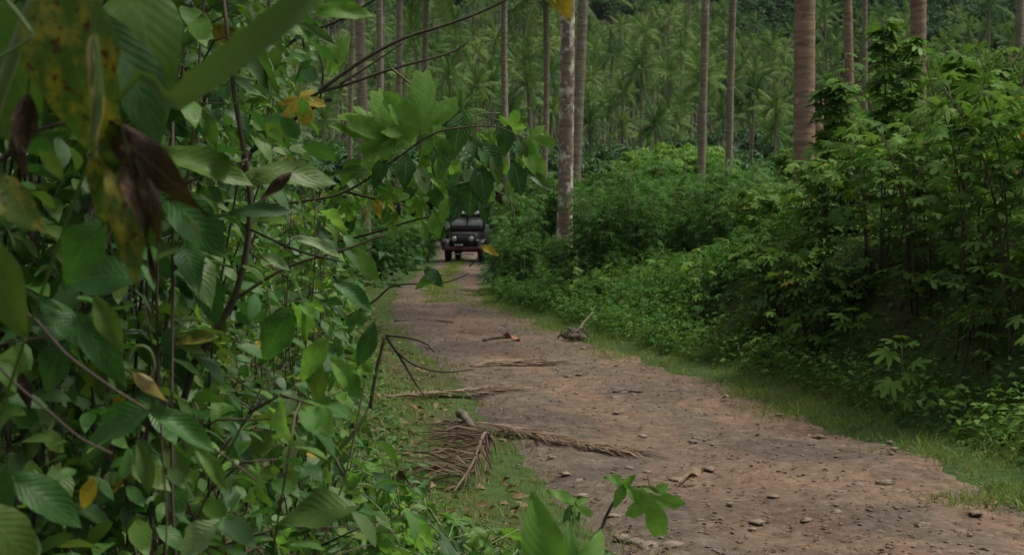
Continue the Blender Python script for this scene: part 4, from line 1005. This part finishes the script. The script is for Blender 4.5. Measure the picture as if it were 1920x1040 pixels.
jp('visor', *quadbox([(-.94, -.92, 1.92), (.80, -.92, 1.92), (-.94, -.73, 1.92), (.80, -.73, 1.92), (-.94, -.90, 2.01), (.80, -.90, 2.01), (-.94, -.73, 2.03), (.80, -.73, 2.03)]), 'white', bev=.01)
for s in (-1, 1):
    for yv in (.5, 1.3, 2.05): jp('pillar', *box(s * .77 - .03, s * .77 + .03, yv - .04, yv + .04, 1.28, 1.865), 'paint')
rk = jp('roof_rack', *box(-.74, .74, -.45, -.41, 2.07, 2.13), 'black')
for s in (-1, 1): jp('rack_rail', *box(s * .72 - .02, s * .72 + .02, -.405, 1.95, 2.09, 2.13), 'black', rk)
sg = jp('roof_sign', *box(-.96, .60, -.50, -.46, 2.14, 2.50), 'rust')
jp('sign_band', *box(-.95, .59, -.512, -.502, 2.37, 2.49), 'white', sg)

# ------------------------------------------------------------------ the thicket on the near side
def pruned(e):
    """the thicket is cut back along the verge so that the track stays open"""
    row = HOR + (CAMZ - e.z) / e.y * F; px = 960 + F * e.x / e.y
    return px > np.interp(row, [-400, 0, 150, 300, 420, 600, 740, 850, 900, 930, 960, 1000, 1040, 1200], [620, 610, 575, 595, 655, 690, 680, 705, 745, 800, 890, 990, 1060, 1150]) + 14 * math.sin(e.y * 9 + e.z * 13)
OVK = ('ov', 'ov_fresh', 'ov_pale', 'lance', 'ov_yellow', 'shriv')
TH = [(2.9, -1.25, 3.0), (3.3, -.95, 2.9), (3.6, -1.45, 3.2), (4.2, -1.2, 3.1), (4.6, -1.75, 3.3), (5.0, -1.35, 3.2), (5.4, -2.0, 3.5), (5.8, -1.55, 3.3), (6.3, -1.35, 3.1), (6.6, -2.2, 3.7), (7.2, -1.75, 3.6), (7.9, -2.4, 3.9), (8.3, -1.65, 3.4), (9.0, -2.1, 3.8), (9.6, -2.9, 4.2), (10.2, -2.0, 3.8), (11.2, -2.6, 4.2), (12.4, -2.2, 3.8), (13.0, -3.4, 4.5), (14.2, -2.7, 4.3), (16, -3.5, 4.6), (18, -3.2, 4.4), (20.5, -4.2, 4.8), (12, -4.2, 4.6), (16, -5, 5), (8.5, -3.3, 4.2)]
for i, (Yd, x, h) in enumerate(TH):
    wt = (.60, .17, .06, .13, .02, .02) if i % 3 else (.46, .34, .06, .09, .03, .02)
    sz = (.065, .15)
    thicket_shrub(gp(x, Yd), h * 1.22, 4, .75, OVK, wt, sz, (3, 6), 8, ('stem_dark', 'stem_brown')[i % 2], (0, 0), ('tall broad-leaved shrub of the thicket just behind the yellow-blotched leaves' if Yd < 5 else 'tall broad-leaved shrub of the thicket around the overhanging branch' if Yd < 9 else 'tall broad-leaved shrub at the back of the thicket'), ('near' if Yd < 5 else 'middle' if Yd < 9 else 'rear') + ' tall shrubs of the thicket', 'thicket_shrub', .16, 105, lambda e: pruned(e), 960, .22)
TM2 = [(3.4, -.62, 1.35), (4.1, -.72, 1.5), (4.7, -.60, 1.3), (5.3, -.85, 1.7), (5.9, -.75, 1.45), (6.6, -.95, 1.8), (7.4, -1.0, 1.75), (8.2, -1.05, 1.9), (9.2, -1.25, 1.9), (10.4, -1.35, 1.9), (11.6, -1.55, 2.0), (13.2, -1.75, 2.0), (15.2, -2.0, 2.1), (17.2, -2.3, 2.1), (19.5, -2.7, 2.2), (22.5, -3.1, 2.2), (26, -3.6, 2.2), (3.0, -.95, 1.3), (2.7, -.75, 1.0), (4.4, -1.2, 1.5)]
for i, (Yd, x, h) in enumerate(TM2):
    thicket_shrub(gp(x, Yd), h, 4, .42, OVK, (.55, .26, .05, .10, .02, .02), (.055, .125), (3, 6), 7, 'stem_brown', (.05, 0), ('waist-high broad-leaved shrub at the bottom edge of the thicket' if Yd < 7 else 'waist-high broad-leaved shrub at the thicket edge beside the fallen fronds' if Yd < 13 else 'waist-high broad-leaved shrub at the thicket edge by the bend of the track'), ('near' if Yd < 7 else 'middle' if Yd < 13 else 'far') + ' low shrubs at the thicket edge', 'thicket_shrub', .10, 90, pruned, 260)
TW = [(3.2, -.38, .5), (3.8, -.35, .55), (4.3, -.30, .6), (4.8, -.28, .6), (5.2, -.15, .5), (5.6, -.35, .65), (6.0, -.12, .45), (6.4, -.40, .65), (6.9, -.30, .55), (7.3, -.55, .7), (7.9, -.55, .65), (8.5, -.7, .7), (9.3, -.75, .7), (10.2, -.85, .7), (11.2, -1.0, .7), (4.6, .02, .42), (5.1, .12, .40), (5.7, .10, .38), (3.6, -.1, .5), (4.0, .03, .45), (13, -1.15, .7), (15, -1.35, .7), (6.2, -.75, .78), (6.0, -.55, .70), (6.3, -.40, .66), (5.8, -.28, .62), (6.1, -.15, .58), (5.6, -.45, .75), (5.4, -.12, .66), (5.2, -.30, .72), (5.9, -.02, .52), (5.3, .02, .60), (6.6, -.6, .62), (6.9, -.75, .6)]
for i, (Yd, x, h) in enumerate(TW):
    thicket_shrub(gp(x, Yd), h, 5, .22, ('ov', 'ov_fresh', 'lance_f', 'lob'), (.36, .36, .18, .10), (.045, .095), (3, 6), 5, 'stem_green', (.02, 0), 'small green weed sprouting at the foot of the thicket', 'weeds at the thicket foot', 'leafy_weed', .1, 60, pruned, 60)
b = gp(-2.05, 4.6); p = Plant('added_shade_tree', b, 'added shade tree leaning over the near thicket, crown out of view', 'tree')  # tree added to shade the near leaves, its crown hangs above the view
p.stem([b - Vector((0, 0, .1)), b + Vector((.1, -.1, 1.6)), b + Vector((.5, -.9, 3.1)), b + Vector((1.3, -1.9, 4.5))], .05, .025, 'stem_dark', 'trunk', 6, .004, 9)
Ms = [Matrix.Translation((1.55, -2.3, 5.0)) @ m for m in blob_foliage(2600, 1.75, 1.9, 1.1, .17, 77, 14)]
p.foliage(OVS, Ms, 'leaf', 'crown')
for k in range(5):
    a = k * 1.3; e = b + Vector((1.55 + math.cos(a), -2.3 + math.sin(a), 5.0)); p.stem([b + Vector((.5, -.9, 3.1)), (b + Vector((.9, -1.4, 4.0))).lerp(e, .4), e], .022, .008, 'stem_dark', 'branch')
# bare dead stems standing in the thicket
for i in range(84):
    Yd = rng.uniform(3.0, 10); x = -.14 * Yd - .12 - rng.uniform(.15, 1.0) * (.22 * Yd + .3); b = gp(x, Yd, -.05); h = rng.uniform(1.0, 2.6)
    e = b + Vector((rng.normal(0, .28), rng.normal(0, .2), h))
    if pruned(e) or pruned(b.lerp(e, .6)): continue
    p = Plant('bare_stem', b, 'bare upright stem among the thicket shrubs', 'stem', 'bare stems in the thicket')
    p.stem([b, b.lerp(e, .5) + Vector(rng.normal(0, .05, 3)), e], rng.uniform(.005, .010), .003, ('stem_dark', 'stem_dark', 'stem_brown', 'stem_dark', 'twig_tan')[i % 5], 'shaft', 4, .004)

CAMP = Vector((0, 0, CAMZ))
def hero_leaf(p, key, b, t, Yd, wf=1.0, dY=.0, var=0, tilt=(0, .25), me=None):
    """leaf from photo point b (blade base) to t (tip); tilt = how the face leans from the viewer"""
    a = at(b[0], b[1], Yd); c = at(t[0], t[1], Yd - dY); d = c - a; n = (CAMP - a).normalized() + Vector((tilt[0], 0, tilt[1]))
    return p.leaf(me or ME[key][var % len(ME[key])], a, d, n, d.length, d.length * wf)
def hstem(p, pts, Yd, r0, r1, mat, name='stem', dY=0.0, n=5, jit=.0):
    m = len(pts); return p.stem([at(x, y, Yd + dY * i / (m - 1)) for i, (x, y) in enumerate(pts)], r0, r1, mat, name, n, jit)

# 1  nearest shrub: yellowing, blotched and withered leaves, out of focus
Yn = 1.95; b = gp(-.85, 2.0)
p = Plant('yellowing_shrub', b, 'out-of-focus shrub with yellow-blotched and withered brown leaves nearest the camera', 'shrub')
p.stem([b, at(-120, 620, 2.0), at(-40, 300, 2.0), at(30, 90, 1.97), at(90, -60, 1.97), at(160, -200, 2.0)], .014, .007, 'stem_green')
hstem(p, [(-30, 330), (60, 250), (150, 230), (205, 245)], 1.98, .004, .002, 'stem_brown', 'twig')
hstem(p, [(-20, -30), (20, 10), (62, 65)], 1.85, .0035, .003, 'stem_green', 'twig'); hstem(p, [(62, 65), (30, 90), (-20, 118)], 1.85, .0028, .0025, 'stem_green', 'twig')
hero_leaf(p, 'blotch', (105, -30), (160, 290), 1.9, .80, .05, 2, (-.3, .1)); hero_leaf(p, 'tan', (172, 70), (192, 290), 1.88, .32, 0, 0, (.2, 0))
hero_leaf(p, 'ov_pale', (176, 75), (184, 285), 1.87, .22, 0, 1, (.6, 0))
hero_leaf(p, 'blotch', (210, 290), (262, 525), 1.98, .60, .05, 1, (.2, .1)); hero_leaf(p, 'blotch', (190, 270), (185, 430), 1.97, .5, .0, 0, (-.2, .1))
hero_leaf(p, 'shriv', (205, 240), (392, 392), 1.94, .95, .0, 0); hero_leaf(p, 'shriv', (240, 290), (298, 530), 1.92, 1.0, 0, 1); hero_leaf(p, 'shriv', (265, 330), (310, 470), 1.9, .9, 0, 0)
hero_leaf(p, 'shriv', (52, 180), (30, 365), 1.95, 1.1, 0, 1); hero_leaf(p, 'shriv', (20, 260), (60, 340), 1.96, 1.0, 0, 0)
hero_leaf(p, 'blotch', (-60, 330), (92, 412), 1.93, .85, 0, 0, (0, .6))
hero_leaf(p, 'ov', (-40, -20), (60, 230), 2.05, 1.1, 0, 1, (-.4, .3)); hero_leaf(p, 'ov', (210, 60), (320, 265), 2.1, .8, 0, 0, (.3, .3)); hero_leaf(p, 'ov', (250, -30), (300, 150), 2.3, .9, .1, 2, (0, .4))
hero_leaf(p, 'ov', (185, 430), (90, 530), 2.1, 1.0, 0, 2, (0, .5)); hero_leaf(p, 'ov', (-30, 440), (40, 640), 2.0, .9, 0, 1, (-.3, .2)); hero_leaf(p, 'ov', (-60, 100), (30, 260), 2.2, 1.0, 0, 0); hero_leaf(p, 'ov_yellow', (175, 900), (150, 960), 2.6, .8, 0, 0)
# 2  broad blade of grass
b = gp(-1.3, 2.4); p = Plant('broad_grass_blade', b, 'single blurred broad green grass blade slanting across the thicket', 'grass blade')
P = [b, at(150, 345, 2.1), at(330, 190, 1.95), at(450, 95, 1.9), at(580, -10, 1.9), at(700, -120, 1.95)]; Q = smooth_path(P, 5); V = []; U = []
for i, q in enumerate(Q):
    t = i / (len(Q) - 1); wd = .020 * min(1, .12 + max(0, t - .22) * 3.2) * min(1, (1 - t) * 4 + .03); tg = (Q[min(i + 1, len(Q) - 1)] - Q[max(0, i - 1)]).normalized(); sd = tg.cross(Vector((0, 1, .3))).normalized()
    for v in (-1, 0, 1): V.append(tuple(q + sd * wd * v + Vector((0, .010 * (1 - abs(v)), 0)) - b)); U.append((t, .5 + v / 2))
link('blade', mesh_np('blade', V, np.array(grid_tris(len(Q), 3)), M['blade'], U), p.o)
# 3  climbing vine with opposite leaves
b = gp(-1.25, 2.6); p = Plant('climbing_vine', b, 'pale green vine with paired leaves scrambling through the lower thicket', 'vine')
p.stem([b, at(-90, 560, 2.5), at(40, 580, 2.45), at(120, 660, 2.42), at(200, 720, 2.4), at(280, 770, 2.4), at(400, 840, 2.5), at(480, 900, 2.6)], .0035, .002, 'stem_brown')
hstem(p, [(-40, 640), (20, 710), (90, 770), (150, 820), (210, 850)], 2.3, .0025, .002, 'stem_brown', 'tendril'); hstem(p, [(240, 680), (255, 650), (280, 655), (290, 690), (270, 720)], 2.38, .003, .002, 'stem_green', 'tendril'); hstem(p, [(300, 770), (305, 860), (312, 960), (310, 1060)], 2.45, .0022, .0018, 'stem_brown', 'tendril')
for k, bb, tt, Yd, wf, v, tl in [('ov', (285, 768), (410, 838), 2.38, .75, 1, (0, .7)), ('ov', (275, 768), (140, 822), 2.4, .8, 0, (0, .6)), ('tan', (250, 700), (325, 760), 2.36, .9, 0, (0, 0)), ('ov', (180, 560), (230, 660), 2.5, .85, 1, (-.2, .3)), ('ov', (95, 590), (180, 640), 2.5, .8, 2, (0, .5)), ('ov', (150, 600), (240, 720), 2.5, .7, 0, (0, .2)), ('ov', (260, 830), (285, 930), 2.5, .7, 1, (.2, .2)), ('ov', (120, 650), (60, 740), 2.5, .9, 2, (-.2, .3)), ('ov', (370, 840), (430, 920), 2.55, .7, 1, (.2, .4)), ('shriv', (40, 700), (60, 790), 2.5, .9, 0, (0, 0)),
                             ('ov', (30, 900), (160, 970), 2.3, .9, 0, (0, .6)), ('ov', (10, 880), (-20, 1010), 2.2, .9, 1, (0, .3)), ('ov_pale', (400, 985), (300, 1045), 2.6, .8, 2, (0, .8)), ('ov', (-30, 960), (80, 1060), 2.1, 1.0, 2, (0, .3)), ('ov', (240, 520), (90, 500), 2.4, .8, 2, (0, .5))]: hero_leaf(p, k, bb, tt, Yd, wf, 0, v, tl)
# 4  mid thicket shrub, sharper leaves
b = gp(-.95, 3.6); p = Plant('clear_leaved_shrub', b, 'sharply seen broad-leaved shrub at the thicket edge with pale upper leaves', 'shrub')
p.stem([b, at(330, 800, 3.55), at(440, 560, 3.5), at(470, 380, 3.5), at(440, 180, 3.5), at(420, 0, 3.6)], .012, .005, 'stem_brown'); hstem(p, [(440, 560), (540, 500), (640, 470), (720, 440)], 3.5, .005, .003, 'stem_brown', 'branch'); hstem(p, [(470, 430), (560, 470), (640, 490)], 3.45, .004, .003, 'stem_dark', 'branch'); hstem(p, [(465, 300), (380, 330), (300, 370)], 3.4, .004, .003, 'stem_brown', 'branch')
for k, bb, tt, Yd, wf, v, tl in [('ov', (318, 372), (432, 472), 3.3, .95, 0, (0, .4)), ('ov', (372, 492), (412, 612), 3.3, .95, 1, (.1, .2)), ('ov_pale', (462, 110), (528, 170), 3.5, .75, 0, (0, .6)), ('ov', (300, 290), (480, 330), 3.2, .8, 1, (0, .8)), ('ov', (480, 330), (620, 300), 3.4, .7, 2, (0, .8)), ('lance', (430, 400), (555, 384), 3.3, .8, 0, (0, .4)), ('ov_yellow', (350, 415), (365, 465), 3.3, .9, 0, (0, .2)), ('ov_pale', (495, 478), (545, 503), 3.4, .9, 1, (0, .5)),
                             ('ov', (628, 528), (704, 580), 3.4, .85, 1, (0, .7)), ('ov_pale', (560, 448), (645, 468), 3.4, .5, 0, (0, .8)), ('ov_fresh', (624, 672), (682, 748), 3.3, .9, 1, (.1, .3)), ('ov_fresh', (610, 640), (555, 715), 3.4, .8, 0, (0, .4)), ('ov', (700, 610), (672, 690), 3.35, .9, 1, (.2, .1)), ('ov', (690, 592), (640, 600), 3.4, .9, 2, (0, .4)), ('ov', (590, 660), (600, 760), 3.5, .8, 0, (0, .2)), ('ov', (540, 590), (480, 680), 3.5, .9, 2, (0, .3)),
                             ('ov', (650, 950), (500, 950), 3.0, .75, 2, (0, .7)), ('ov', (520, 820), (430, 850), 3.3, .8, 0, (0, .5)), ('ov_fresh', (470, 830), (400, 870), 3.2, .7, 1, (0, .6)), ('ov', (560, 800), (620, 860), 3.4, .8, 0, (0, .4)), ('ov', (330, 640), (385, 660), 3.3, .9, 1, (0, .4)), ('blotch', (330, 640), (410, 625), 3.3, .8, 1, (0, .5)), ('ov', (540, 40), (640, 80), 3.5, .4, 1, (0, .9)), ('ov_pale', (560, 60), (500, 20), 3.6, .7, 2, (0, .7)), ('ov', (390, 60), (300, 100), 3.2, .6, 1, (0, .5)), ('ov_fresh', (600, 20), (700, 15), 3.9, .7, 0, (0, .5)), ('ov', (370, 200), (412, 275), 3.4, .6, 3, (.2, .4)), ('shriv', (545, 325), (470, 390), 3.35, .7, 0, (0, 0))]: hero_leaf(p, k, bb, tt, Yd, wf, 0, v, tl)
# 5  overhanging lobed-leaf branch with bare twigs
Yb = 6.0; b = gp(-1.7, 6.1); p = Plant('overhanging_shrub', b, 'shrub whose leafy branch of lobed and pleated leaves hangs over the track', 'shrub')
p.stem([b, at(300, 700, 6.1), at(400, 450, 6.1), at(471, 284, 6.0)], .022, .012, 'stem_dark', 'stem')
hstem(p, [(471, 284), (542, 230), (603, 193), (623, 186)], Yb, .011, .007, 'stem_dark', 'branch'); hstem(p, [(560, 215), (586, 179), (650, 159), (738, 129), (840, 101), (879, 78)], Yb, .010, .004, 'stem_brown', 'branch'); hstem(p, [(590, 178), (610, 162), (688, 108), (759, 71), (823, 51), (891, 27), (948, 0), (1010, -38), (1062, -45)], Yb, .010, .004, 'stem_brown', 'branch')
hstem(p, [(637, 159), (700, 118), (759, 78)], Yb - .05, .005, .003, 'stem_brown', 'twig'); hstem(p, [(520, 100), (569, 64), (630, 41), (701, 0), (760, -40)], Yb, .008, .004, 'stem_dark', 'branch'); hstem(p, [(733, 127), (782, 169), (823, 220), (822, 240)], Yb - .05, .005, .004, 'twig_tan', 'twig')
hstem(p, [(600, 190), (606, 140), (598, 100), (588, 75)], Yb, .005, .003, 'stem_dark', 'twig'); hstem(p, [(575, 150), (570, 90), (566, 60)], Yb, .005, .004, 'stem_dark', 'twig')
hstem(p, [(430, 400), (500, 385), (575, 376), (649, 359), (738, 301), (806, 254), (860, 240), (930, 238), (990, 262)], Yb, .008, .0022, 'stem_brown', 'branch', -.2)
hstem(p, [(649, 359), (700, 372), (740, 380), (785, 395)], Yb, .007, .003, 'stem_dark', 'twig'); hstem(p, [(560, 470), (620, 455), (687, 440), (780, 412), (857, 397)], Yb, .008, .003, 'stem_dark', 'branch'); hstem(p, [(640, 600), (700, 565), (740, 535), (815, 532), (850, 525), (880, 512)], Yb, .006, .002, 'stem_dark', 'twig')
for pts in [[(864, 232), (900, 214), (938, 212)], [(880, 236), (915, 222), (950, 232), (965, 250)], [(860, 255), (890, 268), (905, 278)], [(700, 200), (725, 225), (730, 262)], [(790, 180), (775, 215), (768, 240)], [(975, 250), (985, 290), (975, 320)]]: hstem(p, pts, Yb - .1, .0028, .0022, 'stem_green', 'petiole')
for k, bb, tt, wf, v, tl in [('lob', (728, 262), (718, 165), 1.1, 0, (.3, 1.1)), ('lob', (790, 240), (800, 130), 1.0, 0, (.3, 1.1)), ('lob', (760, 250), (740, 190), 1.1, 1, (.3, 1.1)), ('lob', (812, 250), (850, 300), 1.0, 1, (0, .4)), ('lob', (700, 240), (690, 300), 1.1, 1, (0, .5)), ('lob', (740, 262), (690, 262), 1.0, 2, (0, .6)),
                             ('pleat', (866, 220), (846, 292), .95, 0, (-.2, .1)), ('pleat', (905, 270), (940, 325), .9, 1, (.2, .2)), ('ov', (926, 286), (936, 344), .9, 1, (.2, .1)), ('pleat', (900, 318), (910, 380), 1.0, 1, (0, .15)), ('pleat_pale', (897, 322), (842, 342), .6, 0, (0, .5)), ('pleat', (885, 335), (880, 402), 1.45, 0, (0, .05)), ('pleat', (858, 330), (850, 385), .9, 1, (-.3, .1)),
                             ('ov_fresh', (984, 280), (1026, 334), .95, 0, (.2, .3)), ('ov', (988, 322), (1036, 354), .75, 1, (0, .5)), ('pleat', (965, 310), (978, 362), 1.0, 0, (.1, .1)), ('lob', (958, 240), (968, 208), 1.2, 1, (0, .4)), ('lob', (995, 258), (1040, 266), 1.0, 1, (0, .4)), ('ov', (950, 240), (945, 285), 1.1, 2, (0, .3)), ('ov', (975, 262), (985, 300), 1.0, 0, (0, .3)),
                             ('pleat', (762, 295), (758, 350), .95, 0, (0, .15)), ('pleat_pale', (788, 318), (800, 362), .9, 1, (.2, .2)), ('ov_fresh', (815, 285), (830, 335), 1.0, 0, (.1, .3)), ('pleat', (830, 280), (815, 330), .9, 1, (0, .2)), ('ov', (720, 300), (700, 350), .9, 0, (0, .2)), ('ov', (690, 320), (620, 322), .5, 1, (0, .8)), ('ov_fresh', (670, 300), (640, 340), .9, 2, (0, .4)), ('ov', (880, 260), (905, 300), 1.0, 0, (0, .3)), ('ov_fresh', (655, 250), (615, 230), .8, 1, (0, .6)), ('lob', (690, 225), (640, 205), .9, 2, (0, .7)),
                             ('lob_y', (560, 185), (578, 228), 1.25, 0, (0, .1)), ('shriv_y', (705, 375), (716, 412), 1.5, 0, (0, .2)), ('shriv_y', (730, 380), (742, 405), 1.2, 1, (0, .2)), ('shriv', (745, 385), (752, 405), 1.2, 0, (0, 0)), ('tan', (683, 388), (688, 410), 1.2, 0, (0, .1)), ('ov_fresh', (735, 420), (740, 450), 1.1, 1, (0, .3)), ('ov_fresh', (765, 365), (750, 372), 1.2, 0, (0, .5)), ('shriv', (930, 362), (945, 385), 1.5, 0, (0, 0)), ('shriv', (905, 395), (940, 368), .6, 1, (0, 0)),
                             ('ov_yellow', (1045, -28), (1068, 34), .85, 0, (0, .2)), ('lob_y', (1030, -25), (1046, 16), .9, 1, (0, .3)), ('ov_fresh', (815, 520), (780, 535), 1.0, 0, (0, .5)), ('ov', (800, 505), (828, 528), 1.0, 2, (0, .4)), ('ov_yellow', (905, 462), (932, 474), .8, 0, (0, .4)), ('ov_fresh', (842, 372), (826, 415), .9, 0, (0, .4)), ('pleat', (862, 372), (850, 412), .9, 1, (0, .3)), ('ov', (905, 372), (912, 415), .9, 0, (.2, .3)), ('ov_fresh', (815, 400), (822, 440), .9, 2, (0, .5)), ('ov_fresh', (790, 415), (800, 452), .9, 1, (0, .5)), ('ov_fresh', (660, 470), (712, 520), .9, 0, (0, .5)), ('ov', (600, 430), (640, 470), .9, 1, (0, .6)), ('ov_fresh', (620, 130), (650, 60), .8, 0, (0, .5)), ('ov', (590, 110), (540, 90), .8, 2, (0, .6))]: hero_leaf(p, k, bb, tt, Yb - .12, wf, .04, v, tl)
hstem(p, [(880, 500), (900, 478), (906, 462)], Yb - .1, .003, .002, 'stem_dark', 'twig')
for k in range(92):
    u = rng.uniform(0, 1); px = 590 + 430 * u; py = 370 - 112 * u + rng.uniform(-55, 85) * (1 - .15 * u); a = rng.uniform(-2.6, -.5) ; l = rng.uniform(26, 52)
    hero_leaf(p, ('ov_fresh', 'ov_fresh', 'pleat', 'lob', 'ov', 'pleat_pale')[k % 6 if k % 12 != 5 else 0], (px, py), (px + l * math.cos(a), py - l * math.sin(a) * .9), Yb + rng.uniform(-.15, .45), rng.uniform(.7, 1.05), 0, k, (rng.normal(0, .3), rng.uniform(.1, .6)))
# 6  forked dry twig on a green stem beside the frond
b = gp(-.62, 4.6); p = Plant('forked_dry_twig', b, 'green stem ending in a bare brown fork of three drooping twigs over the verge', 'twig')
Yf = 4.4; p.stem([b, at(500, 950, 4.5), at(590, 885, 4.45), at(660, 815, Yf), at(694, 765, Yf)], .009, .007, 'stem_green', 'stem'); hstem(p, [(694, 765), (705, 700), (722, 628)], Yf, .0065, .005, 'stem_brown', 'stem')
for pts in [[(722, 628), (760, 632), (795, 642), (815, 660)], [(722, 628), (745, 660), (780, 685), (830, 697), (890, 692)], [(722, 630), (750, 670), (780, 720), (796, 742)]]: hstem(p, pts, Yf, .0045, .0022, 'stem_dark', 'twig')
# 7  foreground leaves at the bottom edge
b = gp(.08, 3.0); p = Plant('bottom_leaf_weed', b, 'weed with one large pointed leaf rising at the bottom edge', 'weed')
p.stem([b, at(1040, 1180, 2.95), at(1045, 1110, 2.9)], .006, .004, 'stem_green'); hero_leaf(p, 'ov_fresh', (1035, 1110), (1000, 925), 2.85, .92, 0, 1, (0, .0)); hero_leaf(p, 'ov', (1060, 1100), (1075, 975), 2.95, .55, 0, 0, (.2, .1)); hero_leaf(p, 'ov_fresh', (1090, 1080), (1132, 1000), 2.85, .8, 0, 2, (.2, .1))
b = gp(.36, 4.3); p = Plant('lobed_seedling', b, 'slender seedling with hanging lobed leaves at the bottom of the track', 'seedling')
p.stem([b, at(1108, 1060, 4.3), at(1128, 990, 4.3), at(1148, 945, 4.3), at(1172, 915, 4.3)], .007, .004, 'stem_brown'); hstem(p, [(1172, 915), (1195, 910), (1215, 915), (1228, 930)], 4.28, .003, .002, 'stem_green', 'petiole')
for k, bb, tt, wf, v, tl in [('lob', (1222, 930), (1238, 1008), 1.15, 1, (0, .1)), ('ov_fresh', (1170, 912), (1152, 948), .9, 0, (0, .2)), ('ov_fresh', (1175, 908), (1200, 948), .8, 1, (.2, .2)), ('ov_fresh', (1168, 905), (1145, 890), .9, 2, (0, .5)), ('ov', (1205, 912), (1240, 925), .7, 1, (0, .7)), ('ov_fresh', (1170, 915), (1185, 890), .8, 0, (0, .6))]: hero_leaf(p, k, bb, tt, 4.25, wf, .03, v, tl)
b = gp(.22, 4.6); p = Plant('low_lobed_weed', b, 'low lobed-leaf weed beside the large pointed leaf', 'weed')
p.stem([b, at(1075, 1010, 4.6), at(1078, 960, 4.6)], .005, .003, 'stem_green')
for k, bb, tt, wf, v, tl in [('lob', (1078, 945), (1110, 962), 1.0, 1, (0, .5)), ('ov', (1078, 945), (1085, 975), .8, 0, (0, .3)), ('ov_fresh', (1072, 940), (1040, 915), .8, 2, (0, .6)), ('ov', (1075, 950), (1055, 975), .8, 0, (0, .5))]: hero_leaf(p, k, bb, tt, 4.55, wf, .03, v, tl)
# ------------------------------------------------------------------ faint haze in the valley air
hv, ht = box(-480, 480, -20, 900, -3, 330)
hz = link('haze', mesh_np('haze', hv, ht, [], None, False)); tag(hz, 'faint pale haze in the valley air', 'haze', None, 'stuff')
hm, t, o = newmat('haze_air'); pv = t.nodes.new('ShaderNodeVolumePrincipled'); pv.inputs['Color'].default_value = (.86, .92, .95, 1); pv.inputs['Density'].default_value = HAZE
t.links.new(pv.outputs[0], o.inputs['Volume']); hz.data.materials.append(hm)
print('objects', len(bpy.data.objects), 'tris', sum(len(m.polygons) for m in bpy.data.meshes))
